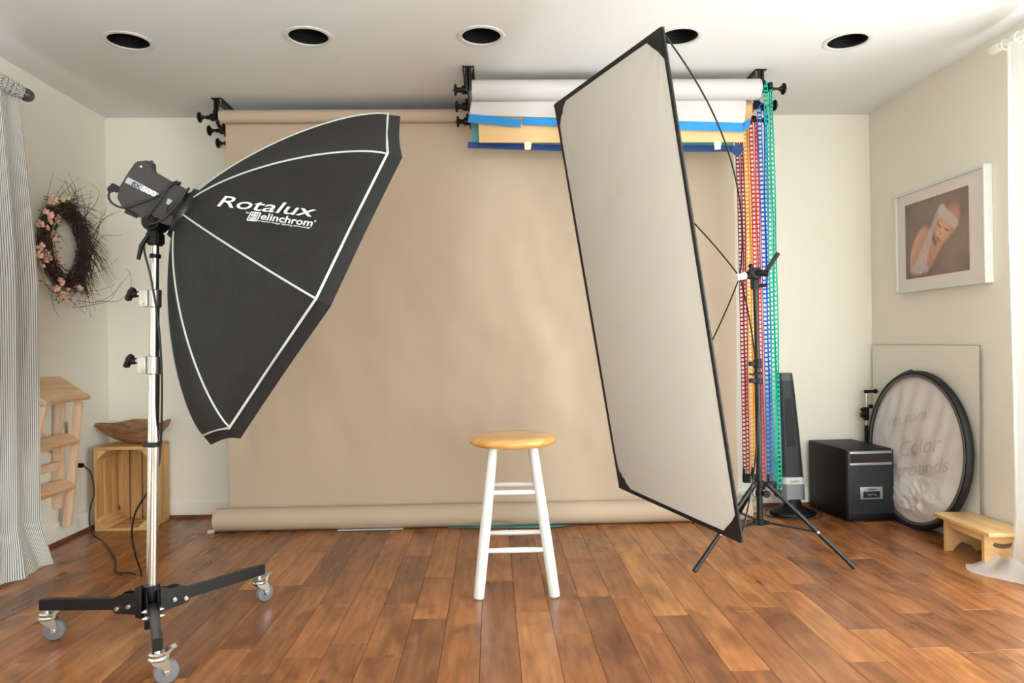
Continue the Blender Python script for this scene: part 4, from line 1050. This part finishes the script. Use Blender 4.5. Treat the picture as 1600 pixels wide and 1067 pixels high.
vs, fs = fit_text('Holmes', 0, .02); t = MB(); t.raw([HM @ Vector((.110+.042*a, -.0117, .170+.011*b)) for a, b in vs], fs); t.build('brand_lettering', 'label_black', pn, smooth=False, recalc=False)
t = MB()
for q in (.118, .150): hbx(t, (q, -.0132, .139), (q+.004, -.0125, .143))
hbx(t, (.105, -.0131, .147), (.150, -.0125, .1478)); t.xf(HM).build('indicator', 'label_white', pn)
t = MB(); hbx(t, (.002, -.008, .012), (W_, -.003, .045), .002); t.xf(HM).build('plinth', 'heater_black', hb)
for a, b in ((.02, .03), (W_-.05, .03), (.02, DP-.05), (W_-.05, DP-.05)):
    t = MB(); hbx(t, (a, b, 0), (a+.03, b+.02, .0125), .002); t.xf(HM).build('foot', 'black_matte', hb)

tw = thing('tower_heater', 'slim grey ceramic tower heater with oval foot standing behind the chains', 'heater', (1.66, 3.88, 0))
def tower_fn(u, v):
    z = .085+.70*v; hwid = .066-.026*v+.004*math.sin(v*PI); a = 2*PI*u
    cx = 1.662-.035*v; sx = math.copysign(abs(math.cos(a))**.55, math.cos(a)); sy = math.copysign(abs(math.sin(a))**.7, math.sin(a))
    return Vector((cx+hwid*sx, 3.885+(.05-.012*v)*sy, z))
t = MB(); t.grid(tower_fn, 48, 24); t.raw([tower_fn(i/48, 1) for i in range(48)], [tuple(range(48))]); t.raw([tower_fn(i/48, 0) for i in range(48)], [tuple(range(48))]); 
bmesh.ops.remove_doubles(t.bm, verts=t.bm.verts, dist=.0001); t.build('body', 'tower_grey', tw)
def tw_front(u, v, off=.003):
    z = .085+.70*v; hwid = .066-.026*v+.004*math.sin(v*PI); cx = 1.662-.035*v; x = (u*2-1)*.86
    return Vector((cx+hwid*x, 3.885-(.05-.012*v)*(1-abs(x)**6)**.5*.98-off, z))
t = MB(); t.grid(lambda u, v: tw_front(u, .16+.84*v*.93), 10, 20); t.build('front_grille', 'heater_front', tw, ang=180)
t = MB(); t.grid(lambda u, v: tw_front(.22+.5*u, .42+.38*v, .0045), 8, 12); t.build('outlet_slats', 'heater_black', tw, ang=180)
for i in range(5):
    t = MB(); t.tube([tw_front(.28+.1*i, .43+.36*q/6, .006) for q in range(7)], .0012, 6); t.build('slat', 'tower_grey', tw)
t = MB(); t.grid(lambda u, v: tw_front(u*1.1-.05, .125+.055*v, .005), 10, 4); t.build('label_band', 'tower_label', tw, ang=180)
t = MB(); t.grid(lambda u, v: tw_front(u*1.1-.05, .0+.122*v, .004), 10, 4); t.build('lower_front', 'tower_foot', tw, ang=180)
vs, fs = fit_text('Lasko', .2, .0); t = MB(); t.raw([tw_front(.28+.44*a, .140+.024*b, .0062) for a, b in vs], fs); t.build('brand_lettering', 'dark_grey_plastic', tw, smooth=False, recalc=False)
for s in (0, 1):
    t = MB(); t.tube([tw_front(-.06+1.12*s, .02+.96*q/12, .001) for q in range(13)], .0035, 8); t.build('side_strip', 'brushed_silver', tw)
t = MB(); t.lathe([(0, 0), (.118, 0), (.126, .008), (.12, .02), (.085, .034), (.05, .05), (.045, .09), (0, .09)], Matrix.Translation((1.655, 3.86, 0)) @ Matrix.Scale(.78, 4, (0, 1, 0)), 48); t.build('foot', 'black_plastic', tw)
t = MB(); t.grid(lambda u, v: Vector((1.655+.112*math.cos(-PI*.75+PI*.5*u)*(1-.22*v), 3.862+.112*.78*math.sin(-PI*.75+PI*.5*u)*(1-.22*v), .0235+.010*v)), 16, 3); t.build('foot_trim', 'tower_foot', tw, ang=180)
t = MB(); t.tube(bez([(1.55, 3.93, .03), (1.50, 3.85, .006), (1.56, 3.76, .006), (1.70, 3.735, .006), (1.79, 3.80, .006), (1.80, 3.90, .006), (1.76, 4.0, .006), (1.72, 4.05, .02)], 8), .003, 8); t.build('power_cord', 'cord_black', tw)

cb = MB(); rc_ = random.Random(3)
def crf(u, v):
    a, b = u*2*PI, v*PI; q = 1+.9*wob(math.cos(a)*2+3, math.sin(a)*2+b*2.5, 1.8, 3); return Vector((1.415+.07*q*math.sin(b)*math.cos(a), 3.93+.05*q*math.sin(b)*math.sin(a), max(.002, .045+.045*q*math.cos(b)*(1+.5*math.cos(a)))))
cb.grid(crf, 28, 18); tag(cb.build('plastic_bag', 'crumple', ang=20), 'crumpled pale plastic bag on the floor behind the tripod pole', 'bag')

# big pale board leaning on the right wall
wb = thing('wall_board', 'large pale flat board leaning on the right wall behind the round disc', 'board', (XR-.03, 3.6, 0))
t = MB(); t.box((0, 0, .4665), (.004, .900, .929)); t.xf(Matrix.Translation((XR-.028, 3.598, 0)) @ Matrix.Rotation(.012, 4, 'Y')); t.build('panel', 'pale_board', wb, smooth=False)
t = MB(); t.box((0, -.4515, .4665), (.0042, .0022, .933)); t.box((0, 0, .9322), (.0042, .905, .0022)); t.xf(Matrix.Translation((XR-.028, 3.598, 0)) @ Matrix.Rotation(.012, 4, 'Y')); t.build('edge_strip', 'board_edge', wb, smooth=False)

# collapsible background disc in its clear-fronted bag
db = thing('backdrop_disc', 'round collapsible backdrop in a clear-fronted bag leaning on the right wall', 'backdrop', (2.15, 3.56, 0))
Dc = EYE+(Vector((2.193, 3.598, .401))-EYE)*.985; Dc.z = .402; Dr = .400
dn = Vector((-math.cos(.039)*math.cos(.055), -math.sin(.039)*math.cos(.055), math.sin(.055))).normalized(); da = Vector((0, 0, 1)).cross(dn).normalized(); dbb = dn.cross(da)
DM = frame(Dc, da, dbb, dn)
t = MB(); t.lathe([(.374, -.018), (Dr-.008, -.02), (Dr, -.010), (Dr, .010), (Dr-.006, .018), (.378, .014), (.374, -.018)], DM, 96); t.build('dark_rim', 'bag_rim', db)
def fabz(x, y, v):
    up = max(0, min(1, (y+.16)*5)); edge = 1-min(1, v)**5
    z = .006*wob(x*5+y*2, y*3, 1, 3)*edge
    z += .0055*up*edge*math.sin((x*.92-y*.30)*62+2.2*wob(x*4, y*3, 1, 1))*max(0, min(1, .55+1.2*wob(x*3+5, y*2, 1, 21)))
    z += .007*edge*(.5-abs(wob(x*3.0+y*5.5, y*2-x*1.4, 1, 31)))*1.3
    low = max(0, min(1, (-y-.13)*7))*edge
    z += low*(.020+.030*(.4-abs(wob(x*8, y*13, 1, 7)))+.018*(.4-abs(wob(x*19+y*8, y*21, 1, 5))))
    return z+.002
def fab(u, v):
    a = 2*PI*u; r = .376*v; x, y = r*math.cos(a), r*math.sin(a)
    return DM @ Vector((x, y, fabz(x, y, v)))
t = MB(); t.grid(fab, 200, 80); t.build('folded_fabric', 'muslin', db, ang=180)
t = MB(); t.lathe([(.366, .0165), (.380, .0175)], DM, 96); t.build('grey_band', 'bag_mesh', db)
t = MB(); t.lathe([(0, -.021), (.37, -.021)], DM, 64); t.build('back_sheet', 'bag_rim', db)
def dtext(body, x0, x1, y, hgt, slope, m, name='printed_lettering'):
    vs, fs = fit_text(body, .2, .004); bm = bmesh.new(); vv = [bm.verts.new((x0+(x1-x0)*a, y+slope*(x1-x0)*a+hgt*b, 0)) for a, b in vs]
    for q in fs:
        try: bm.faces.new([vv[i] for i in q])
        except ValueError: pass
    bmesh.ops.triangulate(bm, faces=bm.faces)
    for _ in range(6):
        ed = [e for e in bm.edges if e.calc_length() > .010]
        if not ed: break
        bmesh.ops.subdivide_edges(bm, edges=ed, cuts=1); bmesh.ops.triangulate(bm, faces=bm.faces)
    for v in bm.verts: v.co = DM @ Vector((v.co.x, v.co.y, fabz(v.co.x, v.co.y, math.hypot(v.co.x, v.co.y)/.376)+.0022))
    t = MB(); t.bm.free(); t.bm = bm; return t.build(name, m, db, ang=180, recalc=False)
sx_ = 1 if da.y < 0 else -1
if sx_ > 0:
    dtext('res.com', -.23, .08, .085, .062, .25, 'faded_print_light'); dtext('Color', -.12, .20, -.06, .085, .25, 'faded_print_light')
    dtext('grounds', -.16, .26, -.175, .075, .25, 'faded_print_light'); 
t = MB(); t.tube([DM @ Vector(((Dr+.004)*math.cos(q), (Dr+.006)*math.sin(q), -.012)) for q in [1.75+.045*i for i in range(18)]], .006, 8); t.build('blue_strap', 'bag_blue', db)
t = MB(); t.tube([DM @ Vector(((Dr-.004)*math.cos(q), (Dr-.004)*math.sin(q), .012)) for q in [-2.1+.04*i for i in range(18)]], .005, 8); t.build('blue_strap', 'bag_blue', db)

# small chrome stand behind the heater
ms = thing('folded_stand', 'short chrome and black folded light stand in the far right corner behind the heater', 'light stand', (2.155, 4.0, 0))
MB().cyl((2.152, 4.0, .0), (2.152, 4.0, .47), .011, n=16).build('lower_tube', 'black_metal', ms)
MB().cyl((2.152, 4.0, .45), (2.155, 4.0, .66), .0075, n=16).build('upper_tube', 'chrome', ms)
t = MB(); t.cyl((2.152, 4.0, .50), (2.152, 4.0, .575), .016, n=16, bev=.003); t.box((2.13, 3.99, .53), (.03, .02, .03), bev=.004); t.box((2.175, 3.99, .58), (.02, .02, .022), bev=.004); t.cyl((2.13, 3.99, .55), (2.118, 3.99, .568), .008, n=12)
t.build('clamp', 'black_plastic', ms)
t = MB(); t.cyl((2.155, 4.0, .655), (2.155, 4.0, .675), .012, n=16, bev=.002); t.cyl((2.14, 3.995, .665), (2.20, 3.985, .667), .009, n=14); t.cyl((2.195, 3.985, .667), (2.207, 3.985, .667), .014, n=16, bev=.002); t.build('head', 'black_plastic', ms)

# step stool
ss = thing('step_stool', 'low light-wood step stool with a handle slot by the white sheer curtain', 'step stool', (2.14, 3.04, 0))
SX0_, SX1_, SY0_, SY1_, SZ = 2.036, 2.228, 2.845, 3.215, .160
MB().box2((SX0_, SY0_, SZ-.017), (SX1_, SY1_, SZ), bev=.003).build('top_board', 'maple_y', ss)
def end_panel(y, slot):
    x0, x1, zt = SX0_+.016, SX1_-.006, SZ-.0172
    w = x1-x0; pts = [(x0, 0), (x0+.03, 0)]+[(x0+.03+(w-.06)*q/12, .042*math.sin(PI*q/12)) for q in range(1, 12)]+[(x1-.03, 0), (x1, 0), (x1, zt), (x0, zt)]
    holes = []
    if slot:
        cx = (x0+x1)/2; zc = .093; hl = []
        for q in range(9): a = PI/2+PI*q/8; hl.append((cx-.038+.010*math.cos(a), zc+.010*math.sin(a)+.004))
        hl += [(cx-.02, zc-.011), (cx, zc-.013), (cx+.02, zc-.011)]
        for q in range(9): a = -PI/2+PI*q/8; hl.append((cx+.038+.010*math.cos(a), zc+.010*math.sin(a)+.004))
        hl += [(cx+.02, zc+.009), (cx, zc+.007), (cx-.02, zc+.009)]
        holes = [hl]
    t = MB(); t.prism(pts, frame((0, 0, 0), (1, 0, 0), (0, 0, 1), (0, -1, 0)), -(y+.017), -y, holes=holes); return t.build('end_panel', 'maple_x', ss, ang=30)
end_panel(2.895, True); end_panel(3.145, True)
t = MB(); t.box2((SX0_+.02, 2.913, SZ-.05), (SX0_+.034, 3.144, SZ-.0175), bev=.001); t.build('side_rail', 'maple_y', ss)
t = MB(); t.box2((SX1_-.03, 2.913, SZ-.05), (SX1_-.016, 3.144, SZ-.0175), bev=.001); t.build('side_rail', 'maple_y', ss)

# framed photograph of a sleeping baby
pf = thing('picture_frame', 'white deep-framed photograph of a sleeping newborn on the right wall', 'picture', (XR, 3.42, 1.47))
FY0, FY1, FZ0, FZ1, FX = 3.072, 3.770, 1.212, 1.742, 2.200
t = MB(); q = .014; t.prism([(FY0, FZ0), (FY1, FZ0), (FY1, FZ1), (FY0, FZ1)], frame((0, 0, 0), (0, 1, 0), (0, 0, 1), (1, 0, 0)), FX, XR-.0005, bev=.0015,
        holes=[[(FY0+q, FZ0+q), (FY1-q, FZ0+q), (FY1-q, FZ1-q), (FY0+q, FZ1-q)]]); t.build('frame', 'frame_white', pf, ang=30)
MB().box2((FX+.010, FY0+q, FZ0+q), (FX+.014, FY1-q, FZ1-q)).build('mat_board', 'mat_board', pf, smooth=False)
PY0_, PY1_, PZ0_, PZ1_ = 3.185, 3.684, 1.280, 1.672
def ell(u, v, cx, cy, rx, ry, ang, soft=.12):
    c, s = math.cos(ang), math.sin(ang); x, y = u-cx, (v-cy)*.8; a = (x*c+y*s)/rx; b = (-x*s+y*c)/ry; q = math.sqrt(a*a+b*b)
    return max(0, min(1, (1+soft-q)/(2*soft))), a, b
def capsule(u, v, ax, ay, bx, by, r0, r1, soft=.012):
    x, y = u-ax, (v-ay)*.8; dx, dy = bx-ax, (by-ay)*.8; q = max(0, min(1, (x*dx+y*dy)/(dx*dx+dy*dy))); d = math.hypot(x-dx*q, y-dy*q); r = r0+(r1-r0)*q
    return max(0, min(1, (r+soft-d)/(2*soft))), d/r, q
def mixv(a, b, f): return [x+(y-x)*f for x, y in zip(a, b)]
def baby(u, v):
    "colours of the print; u to the right, v down"
    n1 = noise.noise(Vector((u*60, v*50, 1))); n2 = noise.noise(Vector((u*6, v*5, 2)))
    c = [140+10*n1+12*n2+14*(u-.4), 120+9*n1+10*n2+10*(u-.4), 106+8*n1+9*n2+6*(u-.4)]
    vig = 1-.18*((u-.55)**2+(v-.5)**2)*2; c = [k*vig for k in c]
    skin = (206, 160, 132); dark = (150, 104, 86)
    sh_, *_ = ell(u, v, .36, .66, .30, .20, -.9, .5); c = mixv(c, (84, 66, 58), .45*sh_)
    f, a, b = ell(u, v, .26, .66, .27, .155, -1.08); c = mixv(c, mixv(skin, dark, max(0, min(1, .35-a*.15+b*.45))), f)      # back and hips
    f, a, b = ell(u, v, .36, .80, .13, .10, -.5); c = mixv(c, mixv(skin, dark, max(0, .3+b*.4)), f)
    f, d, q = capsule(u, v, .60, .58, .47, .74, .045, .055); c = mixv(c, mixv(skin, dark, .15+.5*d*d), f)      # forearm
    f, d, q = capsule(u, v, .47, .74, .44, .60, .05, .045); c = mixv(c, mixv(skin, dark, .2+.45*d*d), f)
    f, a, b = ell(u, v, .715, .33, .185, .150, -1.0); c = mixv(c, mixv((190, 142, 120), (120, 84, 74), max(0, min(1, -b*.4+.45*(a*a+b*b)))), f)   # head
    f, a, b = ell(u, v, .63, .41, .155, .135, -.95); c = mixv(c, mixv((214, 168, 140), dark, max(0, min(1, .05+.4*(a*a+b*b)))), f)             # face
    f, a, b = ell(u, v, .565, .50, .06, .055, -.6, .3); c = mixv(c, (220, 172, 146), f*.7)   # cheek
    f, a, b = ell(u, v, .665, .50, .055, .05, -.6, .3); c = mixv(c, (216, 166, 140), f*.7)
    for (x0, y0, x1, y1, w, col, k) in ((.545, .355, .590, .415, .008, (96, 62, 52), .75), (.655, .445, .705, .475, .008, (96, 62, 52), .75), (.53, .335, .56, .31, .006, (150, 110, 90), .5),
                                        (.528, .525, .570, .575, .012, (170, 88, 82), .85), (.575, .485, .60, .49, .012, (158, 104, 88), .6), (.56, .43, .58, .475, .006, (176, 130, 108), .5)):
        f, d, q = capsule(u, v, x0, y0, x1, y1, w, w*.8, .006); c = mixv(c, col, f*k)
    f, d, q = capsule(u, v, .63, .58, .68, .55, .03, .022); c = mixv(c, mixv((216, 166, 144), dark, .4*d*d), f)
    for k in range(3):
        f, d, q = capsule(u, v, .625+.02*k, .60-.012*k, .645+.02*k, .575-.012*k, .004, .003, .004); c = mixv(c, (150, 100, 88), f*.6)
    lace = (206, 192, 192); sp_ = .5+.5*math.sin(u*150)*math.sin(v*120)
    f, d, q = capsule(u, v, .60, .20, .80, .40, .055, .05); c = mixv(c, mixv(lace, (178, 150, 148), .5*sp_*.6), f*.82)
    f, d, q = capsule(u, v, .54, .26, .62, .19, .04, .05); c = mixv(c, lace, f*.7)
    f, d, q = capsule(u, v, .50, .32, .24, .86, .03, .085); c = mixv(c, mixv(lace, (176, 152, 148), .55*sp_+.2*noise.noise(Vector((u*30, v*20, 4)))), f*.72)
    f, d, q = capsule(u, v, .12, .88, .34, .90, .045, .05); c = mixv(c, mixv(lace, (160, 146, 146), .5+.5*noise.noise(Vector((u*40, v*40, 4)))), f*.7)
    return [max(0, min(255, k)) for k in c]
t = MB(); t.grid(lambda u, v: Vector((FX+.009, PY1_+(PY0_-PY1_)*u, PZ1_+(PZ0_-PZ1_)*v)), 170, 140)
cl = t.bm.verts.layers.float_color.new('Col')
for v in t.bm.verts: v[cl] = lin(baby((PY1_-v.co.y)/(PY1_-PY0_), (PZ1_-v.co.z)/(PZ1_-PZ0_)))
t.build('photo_print', 'printed_photo', pf, smooth=False, recalc=False)

# sheer curtain and white rod
wr2 = thing('curtain_rod', 'white curtain rod with a plain end cap at the top right', 'curtain rod', (2.14, 2.9, 2.19))
MB().cyl((2.145, -.3, 2.185), (2.145, 2.88, 2.185), .011, n=20).build('rod', 'rod_white', wr2)
MB().lathe([(0, 0), (.012, 0), (.0165, .006), (.0175, .02), (.0175, .05), (.0155, .058), (0, .062)], frame_z((2.145, 2.875, 2.185), (0, 1, 0)), 24).build('end_cap', 'rod_white', wr2)
t = MB(); t.bar((2.145, 2.80, 2.195), (XR-.004, 2.80, 2.215), .012, .016, bev=.002); t.cyl((XR-.008, 2.80, 2.215), (XR-.0005, 2.80, 2.215), .02, n=20, bev=.002); t.cyl((2.145, 2.792, 2.185), (2.145, 2.808, 2.185), .0165, n=20); t.build('wall_bracket', 'rod_white', wr2)
sc2 = thing('sheer_curtain', 'white sheer curtain at the right edge, its hem spilling over the floor', 'curtain', (2.14, 1.4, 0))
def sh2(u, v):
    s = Vector((0, 0, 0)); w = max(0, v-.86)/.14
    s.y = .035*w*w*(u**4)+.01*math.sin(u*50)*w
    s.x = -w*w*.085*(.55+.45*math.sin(u*23+1))*(u*.5+.5)
    return s
t = hang(2.145, -.25, 2.862, 2.165, lambda u: .010+.006*math.sin(u*60), 30, .022, 's', 'm', 2.0, sh2, .5, 520, 44); t.build('cloth', 'sheer', sc2, ang=180, recalc=False)
def spill(u, v):
    y = 2.35+.56*u; x = 2.10-.12*v*(.6+.4*math.sin(u*9+.5))-.03*u*v; z = .006+.012*(1+math.sin(u*26+v*3))*(1-v)*.8+.05*(1-v)**3
    return Vector((x, y+.03*v, z))
MB().grid(spill, 70, 12).build('hem_on_floor', 'sheer', sc2, ang=180, recalc=False)
for i, y in enumerate((2.855, 2.78, 2.70, 2.62)):
    t = MB(); t.tube([(2.145+.017*math.cos(a), y, 2.180+.021*math.sin(a)) for a in [k*PI/10 for k in range(20)]], .0028, 8, closed=True); t.build('ring', 'rod_white', sc2)
